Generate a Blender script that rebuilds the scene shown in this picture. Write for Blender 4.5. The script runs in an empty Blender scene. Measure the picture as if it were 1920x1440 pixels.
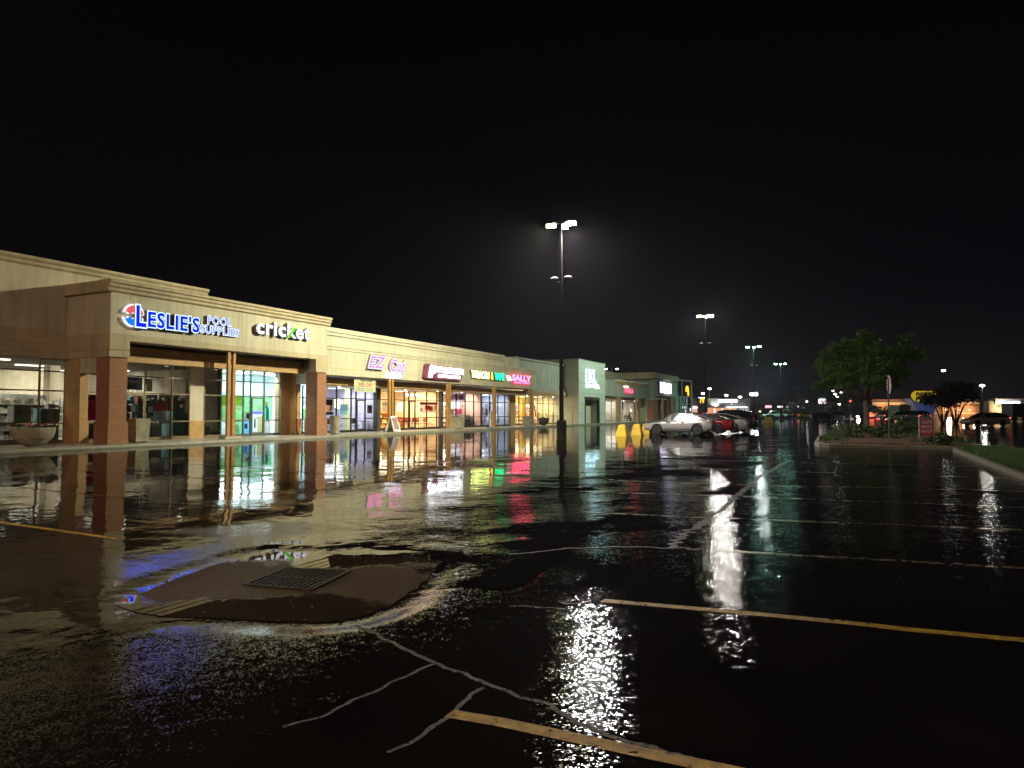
import bpy, math, random
from mathutils import Vector, Matrix, noise
R_ = math.radians
random.seed(7)
S = bpy.context.scene
COL = S.collection
# ------------------------------------------------------------------ camera
f_px, EYE = 1300.0, 1.55
pitch = math.atan(52.5 / f_px)
yaw = math.atan2(645.0, math.hypot(f_px, 52.5))        # facade runs along +Y, camera turned left of it
cam_d = bpy.data.cameras.new("camera"); cam = bpy.data.objects.new("camera", cam_d); COL.objects.link(cam)
cam_d.sensor_width = 36; cam_d.lens = 36 * f_px / 1920; cam_d.clip_end = 4000; cam_d.clip_start = 0.05
cam.location = (0, 0, EYE); cam.rotation_euler = (math.pi / 2 + pitch, 0, yaw)
S.camera = cam
# ------------------------------------------------------------------ sky
W = bpy.data.worlds.new("World"); S.world = W; W.use_nodes = True
nt = W.node_tree; nt.nodes.clear()
out = nt.nodes.new('ShaderNodeOutputWorld'); bg1 = nt.nodes.new('ShaderNodeBackground'); bg2 = nt.nodes.new('ShaderNodeBackground')
add = nt.nodes.new('ShaderNodeAddShader'); sky = nt.nodes.new('ShaderNodeTexSky')
sky.sky_type = 'NISHITA'; sky.sun_disc = False; sky.sun_elevation = R_(-8); sky.sun_rotation = R_(200)
bg1.inputs['Strength'].default_value = 0.05
tc = nt.nodes.new('ShaderNodeTexCoord'); sep = nt.nodes.new('ShaderNodeSeparateXYZ'); ramp = nt.nodes.new('ShaderNodeValToRGB')
nt.links.new(tc.outputs['Generated'], sep.inputs[0]); nt.links.new(sep.outputs['Z'], ramp.inputs[0])
e = ramp.color_ramp.elements
e[0].position = 0.0; e[0].color = (.0040, .0040, .0058, 1)
e[1].position = 0.75; e[1].color = (.0005, .0004, .0007, 1)
x = e.new(0.18); x.color = (.0019, .0017, .0028, 1)
x = e.new(0.42); x.color = (.0013, .0011, .0016, 1)
nt.links.new(sky.outputs[0], bg1.inputs[0]); nt.links.new(ramp.outputs[0], bg2.inputs[0]); bg2.inputs[1].default_value = 1.0
nt.links.new(bg1.outputs[0], add.inputs[0]); nt.links.new(bg2.outputs[0], add.inputs[1]); nt.links.new(add.outputs[0], out.inputs[0])
S.view_settings.view_transform = 'Standard'; S.view_settings.look = 'None'
S.view_settings.exposure = 0; S.view_settings.gamma = 1
S.render.engine = 'CYCLES'
S.cycles.use_denoising = True
S.cycles.max_bounces = 8; S.cycles.diffuse_bounces = 3; S.cycles.glossy_bounces = 4; S.cycles.transparent_max_bounces = 12
S.cycles.sample_clamp_indirect = 6.0
S.cycles.caustics_reflective = False; S.cycles.caustics_refractive = False

def aim(v): return Vector(v).to_track_quat('-Z', 'Y').to_euler()
def lamp(name, kind, loc, power, col, size=.3, parent=None, rot=None, sy=None, spot=None, blend=.6):
    d = bpy.data.lights.new(name, kind); d.energy = power; d.color = col
    if kind == 'AREA':
        d.size = size
        if sy: d.shape = 'RECTANGLE'; d.size_y = sy
    else: d.shadow_soft_size = size
    if kind == 'SPOT': d.spot_size = R_(spot or 150); d.spot_blend = blend
    o = bpy.data.objects.new(name, d); COL.objects.link(o); o.location = loc
    if rot: o.rotation_euler = rot
    if parent: o.parent = parent
    return o

# ------------------------------------------------------------------ rays onto real planes (measuring aids)
Fh = Vector((-math.sin(yaw), math.cos(yaw), 0)); Rt = Vector((math.cos(yaw), math.sin(yaw), 0))
Fw = Fh * math.cos(pitch) + Vector((0, 0, math.sin(pitch))); Uw = -Fh * math.sin(pitch) + Vector((0, 0, math.cos(pitch)))
def ray(px, py): return Fw + Rt * ((px - 960) / f_px) + Uw * ((720 - py) / f_px)
def onX(px, py, X):
    d = ray(px, py); t = X / d.x; return d.y * t, d.z * t + EYE
def onZ(px, py, z=0.0):
    d = ray(px, py); t = (z - EYE) / d.z; return d.x * t, d.y * t
def zoff(px, py, D): return (ray(px, py).z / ray(px, py).dot(Fh)) * D + EYE
def G(px, D, z=0.0):
    d = ray(px, 772); k = D / d.dot(Fh); return Vector((d.x * k, d.y * k, z))

# ------------------------------------------------------------------ ground height
PADZ = -.24
PAD = [onZ(px, py, PADZ) for px, py in ((217,1133),(250,1118),(330,1085),(400,1060),(455,1043),(500,1034),(600,1038),(720,1044),(800,1044),(822,1052),(812,1072),(780,1102),(730,1135),(690,1152),(640,1164),(590,1166),(500,1163),(400,1158),(320,1156),(260,1150))]
PAD = [tuple(Vector(PAD[i]).lerp(Vector(PAD[(i+1) % len(PAD)]), t) + Vector((noise.noise(Vector((i*1.7+t*3, 1, 0))), noise.noise(Vector((i*1.7+t*3, 7, 0))))) * .05) for i in range(len(PAD)) for t in (0, .25, .5, .75)]
def inpoly(x, y, P):
    c = False; j = len(P) - 1
    for i in range(len(P)):
        if (P[i][1] > y) != (P[j][1] > y) and x < (P[j][0]-P[i][0])*(y-P[i][1])/(P[j][1]-P[i][1])+P[i][0]: c = not c
        j = i
    return c
def sm(a, b, t):
    t = max(0, min(1, (t - a) / (b - a))); return t * t * (3 - 2 * t)
def zbase(X, Y):
    A = 1 - .68 * sm(8, 30, Y) - .32 * sm(30, 75, Y)
    s = X + 5.4
    if s > 0:
        p = -.25 + .046 * (math.sqrt(min(s, 5.4) ** 2 + .25) - .5)
        if X > 0: p += .028 * min(X, 9) * (1 - .3 * sm(0, 9, X))
    else: p = -.25 + .0125 * (math.sqrt(min(-s, 20) ** 2 + .25) - .5)
    return A * p
def segd(x, y, a, b):
    dx, dy = b[0]-a[0], b[1]-a[1]; t = max(0, min(1, ((x-a[0])*dx + (y-a[1])*dy) / (dx*dx + dy*dy))); return math.hypot(x-a[0]-t*dx, y-a[1]-t*dy)
def zg(X, Y):
    z = zbase(X, Y)
    if -28.2 < X < 30 and Y < 90:
        z += .010 * noise.noise(Vector((X * .28, Y * .28, 3))) + .004 * noise.noise(Vector((X * .9, Y * .9, 9)))
    if -8.2 < X < -3.0 and 2.8 < Y < 8.6:
        d = 0 if inpoly(X, Y, PAD) else min(segd(X, Y, PAD[i-1], PAD[i]) for i in range(len(PAD)))
        k = sm(.04, .5, d); z = (PADZ - .006) * (1 - k) + z * k
    return z
def ground_hit(px, py):
    z = 0.0
    for _ in range(12):
        x, y = onZ(px, py, z); z = .5 * z + .5 * zbase(x, y)
    return x, y

# ------------------------------------------------------------------ materials
def newmat(name):
    m = bpy.data.materials.new(name); m.use_nodes = True; n = m.node_tree; n.nodes.clear()
    o = n.nodes.new('ShaderNodeOutputMaterial'); return m, n, o
def P(name, col, rough=.6, metal=0, var=.18, vs=3.0, bump=0.0, bs=40.0, coat=0.0, ior=1.5, stretch=None):
    m, n, o = newmat(name)
    b = n.nodes.new('ShaderNodeBsdfPrincipled'); n.links.new(b.outputs[0], o.inputs[0])
    b.inputs['Roughness'].default_value = rough; b.inputs['Metallic'].default_value = metal
    b.inputs['Coat Weight'].default_value = coat; b.inputs['Coat Roughness'].default_value = .05; b.inputs['IOR'].default_value = ior
    t = n.nodes.new('ShaderNodeTexCoord'); mp = n.nodes.new('ShaderNodeMapping'); n.links.new(t.outputs['Object'], mp.inputs[0])
    if stretch: mp.inputs['Scale'].default_value = stretch
    nz = n.nodes.new('ShaderNodeTexNoise'); nz.inputs['Scale'].default_value = vs; nz.inputs['Detail'].default_value = 5
    n.links.new(mp.outputs[0], nz.inputs['Vector'])
    mr = n.nodes.new('ShaderNodeMapRange'); mr.inputs[1].default_value = .3; mr.inputs[2].default_value = .7
    mr.inputs[3].default_value = 1 - var; mr.inputs[4].default_value = 1 + var
    n.links.new(nz.outputs[0], mr.inputs[0])
    mx = n.nodes.new('ShaderNodeMix'); mx.data_type = 'RGBA'; mx.blend_type = 'MULTIPLY'; mx.inputs[0].default_value = 1
    mx.inputs[6].default_value = (*col, 1); n.links.new(mr.outputs[0], mx.inputs[7]); n.links.new(mx.outputs[2], b.inputs['Base Color'])
    if bump:
        n2 = n.nodes.new('ShaderNodeTexNoise'); n2.inputs['Scale'].default_value = bs; n2.inputs['Detail'].default_value = 3
        n.links.new(t.outputs['Object'], n2.inputs['Vector'])
        bp = n.nodes.new('ShaderNodeBump'); bp.inputs['Strength'].default_value = bump; bp.inputs['Distance'].default_value = .01
        n.links.new(n2.outputs[0], bp.inputs['Height']); n.links.new(bp.outputs[0], b.inputs['Normal'])
    return m
def E(name, col, s):
    m, n, o = newmat(name); b = n.nodes.new('ShaderNodeEmission'); b.inputs[0].default_value = (*col, 1); b.inputs[1].default_value = s
    n.links.new(b.outputs[0], o.inputs[0]); return m
def poster_mat(name, col, tr=.5):
    m, n, o = newmat(name); d = n.nodes.new('ShaderNodeBsdfDiffuse'); t = n.nodes.new('ShaderNodeBsdfTranslucent'); x = n.nodes.new('ShaderNodeMixShader')
    d.inputs[0].default_value = (*col, 1); t.inputs[0].default_value = (*col, 1); x.inputs[0].default_value = tr
    nz = n.nodes.new('ShaderNodeTexNoise'); nz.inputs['Scale'].default_value = 9
    n.links.new(d.outputs[0], x.inputs[1]); n.links.new(t.outputs[0], x.inputs[2]); n.links.new(x.outputs[0], o.inputs[0]); return m
def brick_mat(name, c1, c2, mortar, scale=1.0):
    m, n, o = newmat(name); b = n.nodes.new('ShaderNodeBsdfPrincipled'); n.links.new(b.outputs[0], o.inputs[0]); b.inputs['Roughness'].default_value = .7
    t = n.nodes.new('ShaderNodeTexCoord'); s = n.nodes.new('ShaderNodeSeparateXYZ'); c = n.nodes.new('ShaderNodeCombineXYZ'); ad = n.nodes.new('ShaderNodeMath')
    n.links.new(t.outputs['Object'], s.inputs[0]); n.links.new(s.outputs[0], ad.inputs[0]); n.links.new(s.outputs[1], ad.inputs[1])
    n.links.new(ad.outputs[0], c.inputs[0]); n.links.new(s.outputs[2], c.inputs[1])
    br = n.nodes.new('ShaderNodeTexBrick'); br.inputs['Scale'].default_value = scale
    br.inputs['Color1'].default_value = (*c1, 1); br.inputs['Color2'].default_value = (*c2, 1); br.inputs['Mortar'].default_value = (*mortar, 1)
    br.inputs['Mortar Size'].default_value = .009; br.inputs['Brick Width'].default_value = .21; br.inputs['Row Height'].default_value = .078
    n.links.new(c.outputs[0], br.inputs['Vector']); n.links.new(br.outputs[0], b.inputs['Base Color'])
    bp = n.nodes.new('ShaderNodeBump'); bp.inputs['Strength'].default_value = .6; bp.inputs['Distance'].default_value = .008; bp.invert = True
    n.links.new(br.outputs['Fac'], bp.inputs['Height']); n.links.new(bp.outputs[0], b.inputs['Normal']); return m
def glass_mat(name, tint=(.85, .9, .88), spec=1.0):
    m, n, o = newmat(name); t = n.nodes.new('ShaderNodeBsdfTransparent'); g = n.nodes.new('ShaderNodeBsdfGlossy'); x = n.nodes.new('ShaderNodeMixShader')
    f = n.nodes.new('ShaderNodeFresnel'); f.inputs[0].default_value = 1.5
    t.inputs[0].default_value = (*tint, 1); g.inputs[0].default_value = (spec, spec, spec, 1); g.inputs[1].default_value = .015
    n.links.new(f.outputs[0], x.inputs[0]); n.links.new(t.outputs[0], x.inputs[1]); n.links.new(g.outputs[0], x.inputs[2]); n.links.new(x.outputs[0], o.inputs[0]); return m

def stucco(name, col, streak=.2):
    m, n, o = newmat(name); b = n.nodes.new('ShaderNodeBsdfPrincipled'); n.links.new(b.outputs[0], o.inputs[0]); b.inputs['Roughness'].default_value = .8
    t = n.nodes.new('ShaderNodeTexCoord'); mp = n.nodes.new('ShaderNodeMapping'); mp.inputs['Scale'].default_value = (3, 3, .25)
    n.links.new(t.outputs['Object'], mp.inputs[0])
    a = n.nodes.new('ShaderNodeTexNoise'); a.inputs['Scale'].default_value = 1.2; a.inputs['Detail'].default_value = 6; n.links.new(mp.outputs[0], a.inputs['Vector'])
    a2 = n.nodes.new('ShaderNodeTexNoise'); a2.inputs['Scale'].default_value = .5; a2.inputs['Detail'].default_value = 4; n.links.new(t.outputs['Object'], a2.inputs['Vector'])
    ad = n.nodes.new('ShaderNodeMath'); n.links.new(a.outputs[0], ad.inputs[0]); n.links.new(a2.outputs[0], ad.inputs[1])
    mr = n.nodes.new('ShaderNodeMapRange'); mr.inputs[1].default_value = .7; mr.inputs[2].default_value = 1.3; mr.inputs[3].default_value = 1 - streak; mr.inputs[4].default_value = 1 + streak
    n.links.new(ad.outputs[0], mr.inputs[0])
    mx = n.nodes.new('ShaderNodeMix'); mx.data_type = 'RGBA'; mx.blend_type = 'MULTIPLY'; mx.inputs[0].default_value = 1; mx.inputs[6].default_value = (*col, 1)
    n.links.new(mr.outputs[0], mx.inputs[7]); n.links.new(mx.outputs[2], b.inputs['Base Color'])
    n2 = n.nodes.new('ShaderNodeTexNoise'); n2.inputs['Scale'].default_value = 90; n.links.new(t.outputs['Object'], n2.inputs['Vector'])
    bp = n.nodes.new('ShaderNodeBump'); bp.inputs['Strength'].default_value = .25; bp.inputs['Distance'].default_value = .006
    n.links.new(n2.outputs[0], bp.inputs['Height']); n.links.new(bp.outputs[0], b.inputs['Normal']); return m

def wet_ground(name, base, pad=False, smooth=False):
    """wet asphalt: coarse aggregate where it drains, a smooth water film where it stands"""
    m, n, o = newmat(name); L = n.links.new; N = n.nodes.new
    dif = N('ShaderNodeBsdfDiffuse'); gl = N('ShaderNodeBsdfGlossy'); fr_ = N('ShaderNodeFresnel'); mixs = N('ShaderNodeMixShader')
    gl.distribution = 'BECKMANN'; fr_.inputs[0].default_value = 1.35
    L(fr_.outputs[0], mixs.inputs[0]); L(dif.outputs[0], mixs.inputs[1]); L(gl.outputs[0], mixs.inputs[2]); L(mixs.outputs[0], o.inputs[0])
    t = N('ShaderNodeTexCoord'); g = N('ShaderNodeNewGeometry'); s = N('ShaderNodeSeparateXYZ'); L(g.outputs['Position'], s.inputs[0])
    def nz(scale, det, vec=None, rough=.5):
        q = N('ShaderNodeTexNoise'); q.inputs['Scale'].default_value = scale; q.inputs['Detail'].default_value = det; q.inputs['Roughness'].default_value = rough
        L(vec or g.outputs['Position'], q.inputs['Vector']); return q.outputs[0]
    def mr(a, lo, hi, x, y, clamp=True):
        q = N('ShaderNodeMapRange'); q.clamp = clamp; L(a, q.inputs[0]); q.inputs[1].default_value = lo; q.inputs[2].default_value = hi; q.inputs[3].default_value = x; q.inputs[4].default_value = y; return q.outputs[0]
    def mth(op, a, c):
        q = N('ShaderNodeMath'); q.operation = op
        for i, v in enumerate((a, c)):
            if isinstance(v, (int, float)): q.inputs[i].default_value = v
            else: L(v, q.inputs[i])
        return q.outputs[0]
    # wet film share: high on the building side of the swale, low on the slope near the camera
    mp = N('ShaderNodeMapping'); mp.inputs['Scale'].default_value = (.30, .22, 1); L(g.outputs['Position'], mp.inputs[0])
    blob = nz(1.6, 5, mp.outputs[0], .55)
    side = mr(s.outputs[0], -7.5, -1.5, .42, -.06)
    far = mr(s.outputs[1], 16, 50, 0, .22)
    film = mth('ADD', mth('ADD', mr(blob, .35, .65, -.35, .35, False), side), far)
    film = mr(film, .12, .34, 0, 1)
    if pad:
        dp = mth('ADD', mth('MULTIPLY', s.outputs[0], Fh.x), mth('MULTIPLY', s.outputs[1], Fh.y))
        film = mth('ADD', mth('MULTIPLY', mth('ABSOLUTE', mth('SUBTRACT', dp, 7.45), 0), .75), mr(nz(1.0, 4, None, .6), .3, .7, -.45, .45, False))
        film = mr(film, .42, .66, 0, 1)
    if smooth: film = mr(film, 0, 1, .55, 1)
    # colours
    grit = nz(160, 2); patch = nz(.7, 5)
    col = N('ShaderNodeMix'); col.data_type = 'RGBA'; col.blend_type = 'MULTIPLY'; col.inputs[0].default_value = 1
    col.inputs[6].default_value = (*base, 1); L(mth('MULTIPLY', mr(grit, .3, .7, .6, 1.5), mr(patch, .3, .7, .7, 1.3)), col.inputs[7])
    if pad:
        c2 = N('ShaderNodeMix'); c2.data_type = 'RGBA'; c2.blend_type = 'MULTIPLY'; c2.inputs[0].default_value = 1; L(col.outputs[2], c2.inputs[6]); L(mr(film, 0, 1, 1, .45), c2.inputs[7]); L(c2.outputs[2], dif.inputs['Color'])
        L(mth('MULTIPLY', fr_.outputs[0], mr(film, 0, 1, .25, 1)), mixs.inputs[0])
    else: L(col.outputs[2], dif.inputs['Color'])
    rr = mr(film, 0, 1, (.34 if pad else .118), (.0 if pad else .03))
    L(rr, gl.inputs['Roughness'])
    # relief: flat stone facets with random tilt, then slow undulations that break up the mirror images
    v = N('ShaderNodeTexVoronoi'); v.inputs['Scale'].default_value = 92; L(g.outputs['Position'], v.inputs['Vector'])
    sb = N('ShaderNodeVectorMath'); sb.operation = 'SUBTRACT'; L(v.outputs['Color'], sb.inputs[0]); sb.inputs[1].default_value = (.5, .5, .5)
    kk = N('ShaderNodeVectorMath'); kk.operation = 'SCALE'; L(sb.outputs[0], kk.inputs[0]); L(mth('MULTIPLY', mr(film, 0, 1, 1, 0), .10 if pad else mr(s.outputs[0], -6, -1.5, .042, .10)), kk.inputs['Scale'])
    mk = N('ShaderNodeVectorMath'); mk.operation = 'MULTIPLY'; L(kk.outputs[0], mk.inputs[0]); mk.inputs[1].default_value = (1, 1, 0)
    an = N('ShaderNodeVectorMath'); an.operation = 'ADD'; L(g.outputs['Normal'], an.inputs[0]); L(mk.outputs[0], an.inputs[1])
    v2 = N('ShaderNodeTexVoronoi'); v2.inputs['Scale'].default_value = 17; L(g.outputs['Position'], v2.inputs['Vector'])
    s2_ = N('ShaderNodeVectorMath'); s2_.operation = 'SUBTRACT'; L(v2.outputs['Color'], s2_.inputs[0]); s2_.inputs[1].default_value = (.5, .5, .5)
    m2_ = N('ShaderNodeVectorMath'); m2_.operation = 'MULTIPLY'; L(s2_.outputs[0], m2_.inputs[0]); m2_.inputs[1].default_value = (1, 1, 0)
    k2_ = N('ShaderNodeVectorMath'); k2_.operation = 'SCALE'; L(m2_.outputs[0], k2_.inputs[0]); L(mth('MULTIPLY', mr(film, 0, 1, 1, 0), 0.0 if pad else mr(s.outputs[0], -6, -1.5, .01, .042)), k2_.inputs['Scale'])
    a2_ = N('ShaderNodeVectorMath'); a2_.operation = 'ADD'; L(an.outputs[0], a2_.inputs[0]); L(k2_.outputs[0], a2_.inputs[1])
    nn = N('ShaderNodeVectorMath'); nn.operation = 'NORMALIZE'; L(a2_.outputs[0], nn.inputs[0])
    last = nn.outputs[0]
    if not pad:
        for sc_, dt, dist, st in ((.85, 3, .024, .5), (4.0, 3, .0042, .45)):
            b2 = N('ShaderNodeBump'); b2.inputs['Distance'].default_value = dist; b2.inputs['Strength'].default_value = st; L(nz(sc_, dt, None, .5), b2.inputs['Height']); L(last, b2.inputs['Normal']); last = b2.outputs[0]
    L(last, gl.inputs['Normal']); L(last, fr_.inputs['Normal'])
    return m

# ------------------------------------------------------------------ mesh building
class MB:
    def __init__(s): s.v = []; s.f = []; s.m = []
    def add(s, vs, fs, mi=0):
        k = len(s.v); s.v += [tuple(p) for p in vs]
        for q in fs: s.f.append(tuple(i + k for i in q)); s.m.append(mi)
        return s
    def box(s, x0, x1, y0, y1, z0, z1, mi=0):
        return s.add([(x0,y0,z0),(x1,y0,z0),(x1,y1,z0),(x0,y1,z0),(x0,y0,z1),(x1,y0,z1),(x1,y1,z1),(x0,y1,z1)],
                     [(0,3,2,1),(4,5,6,7),(0,1,5,4),(1,2,6,5),(2,3,7,6),(3,0,4,7)], mi)
    def taper(s, x0, x1, y0, y1, z0, X0, X1, Y0, Y1, z1, mi=0):
        return s.add([(x0,y0,z0),(x1,y0,z0),(x1,y1,z0),(x0,y1,z0),(X0,Y0,z1),(X1,Y0,z1),(X1,Y1,z1),(X0,Y1,z1)],
                     [(0,3,2,1),(4,5,6,7),(0,1,5,4),(1,2,6,5),(2,3,7,6),(3,0,4,7)], mi)
    def prismY(s, prof, y0, y1, mi=0):            # polygon in XZ drawn out along Y
        n = len(prof); vs = [(x, y0, z) for x, z in prof] + [(x, y1, z) for x, z in prof]
        return s.add(vs, [tuple(range(n)), tuple(range(2*n-1, n-1, -1))] + [(i, (i+1) % n + 0, (i+1) % n + n, i + n)[::-1] for i in range(n)], mi)
    def prismZ(s, poly, z0, z1, mi=0):
        n = len(poly); vs = [(x, y, z0) for x, y in poly] + [(x, y, z1) for x, y in poly]
        return s.add(vs, [tuple(range(n-1, -1, -1)), tuple(range(n, 2*n))] + [(i, (i+1) % n, (i+1) % n + n, i + n) for i in range(n)], mi)
    def tube(s, pts, rad, n=8, cap=True, mi=0):
        pts = [Vector(p) for p in pts]; rs = rad if isinstance(rad, (list, tuple)) else [rad] * len(pts); k0 = len(s.v); vs = []
        for i, p in enumerate(pts):
            d = (pts[min(i+1, len(pts)-1)] - pts[max(i-1, 0)]); d = d.normalized() if d.length > 1e-9 else Vector((0,0,1))
            a = Vector((1,0,0)) if abs(d.x) < .9 else Vector((0,1,0)); u = d.cross(a).normalized(); w = d.cross(u)
            for j in range(n): q = 2*math.pi*j/n; vs.append(p + (u*math.cos(q) + w*math.sin(q)) * rs[i])
        fs = [(i*n+j, i*n+(j+1) % n, (i+1)*n+(j+1) % n, (i+1)*n+j) for i in range(len(pts)-1) for j in range(n)]
        if cap: fs += [tuple(range(n-1, -1, -1)), tuple((len(pts)-1)*n + j for j in range(n))]
        return s.add(vs, fs, mi)
    def lathe(s, prof, c=(0,0,0), n=20, mi=0):
        vs = [(c[0]+r*math.cos(2*math.pi*j/n), c[1]+r*math.sin(2*math.pi*j/n), c[2]+z) for r, z in prof for j in range(n)]
        fs = [(i*n+j, i*n+(j+1) % n, (i+1)*n+(j+1) % n, (i+1)*n+j) for i in range(len(prof)-1) for j in range(n)]
        fs += [tuple(range(n-1, -1, -1)), tuple((len(prof)-1)*n + j for j in range(n))]
        return s.add(vs, fs, mi)
    def blob(s, c, r, sc=(1,1,1), seed=0, amp=.2, sub=2, mi=0, n=10):
        vs = []; m_ = n // 2 + 1
        for i in range(m_ + 1):
            th = math.pi * i / m_
            for j in range(n):
                ph = 2*math.pi*j/n; d = Vector((math.sin(th)*math.cos(ph), math.sin(th)*math.sin(ph), math.cos(th)))
                k = r * (1 + amp * noise.noise(d * 2.1 + Vector((seed, seed*.7, 0)))); vs.append((c[0]+d.x*k*sc[0], c[1]+d.y*k*sc[1], c[2]+d.z*k*sc[2]))
        return s.add(vs, [(i*n+j, (i+1)*n+j, (i+1)*n+(j+1) % n, i*n+(j+1) % n) for i in range(m_) for j in range(n)], mi)
    def build(s, name, mats, parent=None, local=False, smooth=False):
        off = Vector((0,0,0)); p = parent
        while p is not None and not local: off += p.location; p = p.parent
        me = bpy.data.meshes.new(name); me.from_pydata([tuple(Vector(v) - off) for v in s.v] if not local else s.v, [], s.f)
        if not isinstance(mats, (list, tuple)): mats = [mats]
        for m in mats: me.materials.append(m)
        if len(mats) > 1: me.polygons.foreach_set('material_index', s.m)
        if smooth: me.polygons.foreach_set('use_smooth', [True] * len(s.f))
        me.update()
        o = bpy.data.objects.new(name, me); COL.objects.link(o)
        if parent: o.parent = parent
        return o
def tag(o, label=None, cat=None, group=None, kind=None):
    for k, v in (('label', label), ('category', cat), ('group', group), ('kind', kind)):
        if v: o[k] = v
    return o
def root(name, loc, label, cat, group=None, rz=0):
    o = bpy.data.objects.new(name, None); COL.objects.link(o); o.location = loc; o.rotation_euler = (0, 0, rz); o.empty_display_size = .2
    return tag(o, label, cat, group)
KIDS = {}
def kids(o): return [c for c in bpy.data.objects if c.parent == o]
def copy_tree(o, parent=None):
    c = o.copy(); COL.objects.link(c)
    if parent: c.parent = parent
    for ch in kids(o): copy_tree(ch, c)
    return c
# text -> mesh; frame (o,u,v): u right, v up, n = u x v
_tc = {}
def text_geo(txt, off, depth, shear=0):
    key = (txt, off, depth, shear)
    if key in _tc: return _tc[key]
    cu = bpy.data.curves.new('t', 'FONT'); cu.body = txt; cu.offset = off; cu.extrude = depth; cu.shear = shear; cu.resolution_u = 3; cu.space_line = .9; cu.space_character = 1.1; cu.align_x = 'LEFT'
    ob = bpy.data.objects.new('t', cu); COL.objects.link(ob); dg = bpy.context.evaluated_depsgraph_get(); dg.update()
    me = bpy.data.meshes.new_from_object(ob.evaluated_get(dg)); r = ([tuple(v.co) for v in me.vertices], [tuple(p.vertices) for p in me.polygons])
    bpy.data.objects.remove(ob); bpy.data.meshes.remove(me); bpy.data.curves.remove(cu); _tc[key] = r; return r
def text(mb, txt, o, u, v, w, h, depth=.05, off=0.0, base=0.0, mi=0, shear=0, refoff=None):
    """letters filling the rectangle that starts at o and is w wide, h high"""
    vs, fs = text_geo(txt, off, .5, shear); rv, _ = text_geo(txt, refoff if refoff is not None else off, .5, shear)
    if not vs: return
    x0 = min(p[0] for p in rv); x1 = max(p[0] for p in rv); y0 = min(p[1] for p in rv); y1 = max(p[1] for p in rv)
    u = Vector(u); v = Vector(v); nn = u.cross(v); o = Vector(o)
    mb.add([o + u*((p[0]-x0)/(x1-x0)*w) + v*((p[1]-y0)/(y1-y0)*h) + nn*(base + (p[2]+.5)*depth) for p in vs], fs, mi)
FX = ((0,1,0), (0,0,1))      # text on a wall that faces +X
FY = ((1,0,0), (0,0,1))      # text on a wall that faces -Y

# palette
M = {}
M['asphalt'] = wet_ground('wet_asphalt', (.0085, .008, .008))
M['patch'] = wet_ground('smooth_wet_asphalt', (.008, .0075, .007), smooth=True)
M['pad'] = wet_ground('wet_concrete_apron', (.085, .068, .048), pad=True)
M['stucco'] = stucco('tan_stucco', (.50, .43, .33)); M['stucco_cornice'] = stucco('ochre_stucco', (.43, .34, .225)); M['stucco_light'] = stucco('pale_stucco', (.50, .43, .33))
M['stucco_grey'] = stucco('grey_stucco', (.36, .35, .31)); M['panel'] = stucco('pale_fibre_panel', (.50, .51, .47), .05)
M['brick'] = brick_mat('red_brick', (.38, .15, .065), (.30, .115, .05), (.20, .12, .08)); M['brickfar'] = brick_mat('far_brick', (.42, .19, .10), (.34, .15, .08), (.3, .2, .12), .5)
M['tan'] = P('tan_paint', (.42, .24, .09), .6, bump=.1); M['post'] = P('ochre_steel_paint', (.42, .21, .06), .45, bump=.05)
M['walk'] = P('wet_sidewalk', (.30, .26, .21), .30, bump=.25, bs=60, vs=1.3, var=.25); M['kerb'] = P('kerb_concrete', (.20, .18, .135), .55, bump=.3, bs=50, vs=2)
M['planter'] = P('cast_concrete', (.30, .26, .19), .75, bump=.4, bs=45, var=.3, vs=4); M['alu'] = P('bronze_aluminium', (.22, .17, .10), .4, .6); M['alud'] = P('dark_aluminium', (.035, .033, .03), .4, .5)
M['steel'] = P('dark_steel', (.03, .028, .027), .45, .7, bump=.1); M['galv'] = P('galvanised_steel', (.35, .34, .32), .4, .7); M['polewhite'] = P('white_pole_paint', (.6, .6, .56), .5)
M['iron'] = P('cast_iron', (.06, .05, .04), .4, .5, bump=.4); M['glass'] = glass_mat('shop_glass'); M['glassdark'] = glass_mat('dim_shop_glass', (.55, .58, .52))
M['white'] = P('white_paint', (.72, .71, .68), .6); M['ceil'] = P('soffit_paint', (.6, .56, .5), .7); M['black'] = P('black_plastic', (.012, .012, .013), .4); M['darkwall'] = P('dark_wall', (.06, .055, .045), .8)
M['yellow'] = P('yellow_road_paint', (.62, .40, .02), .45, bump=.3, bs=30, var=.15); M['line'] = P('worn_line_paint', (.34, .19, .035), .38, bump=.5, bs=90, var=.5, vs=14)
M['lineold'] = P('faded_line_paint', (.13, .10, .055), .3, bump=.5, bs=90, var=.6, vs=9)
M['crack'] = P('crack_sealer_grit', (.09, .08, .07), .5, bump=1, bs=120, var=.7, vs=35)
M['grass'] = P('grass_blades', (.055, .125, .012), .6, var=.4, vs=1.2); M['mulch'] = P('bark_mulch', (.10, .06, .028), .7, bump=1, bs=25, var=.5, vs=12); M['soil'] = P('turf_soil', (.03, .045, .012), .8, bump=.6, bs=20)
M['leaf'] = P('tree_leaves', (.13, .27, .045), .5, var=.45, vs=.8); M['leafdark'] = P('dark_leaves', (.035, .06, .02), .6, var=.4); M['bark'] = P('tree_bark', (.24, .18, .14), .85, bump=.8, bs=25)
M['tyre'] = P('tyre_rubber', (.015, .015, .015), .7); M['rim'] = P('alloy', (.10, .10, .10), .35, .8); M['carglass'] = P('car_glass', (.01, .012, .014), .12)
M['red'] = P('red_vinyl', (.5, .03, .03), .5); M['whitev'] = P('white_vinyl', (.75, .74, .72), .5)
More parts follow.
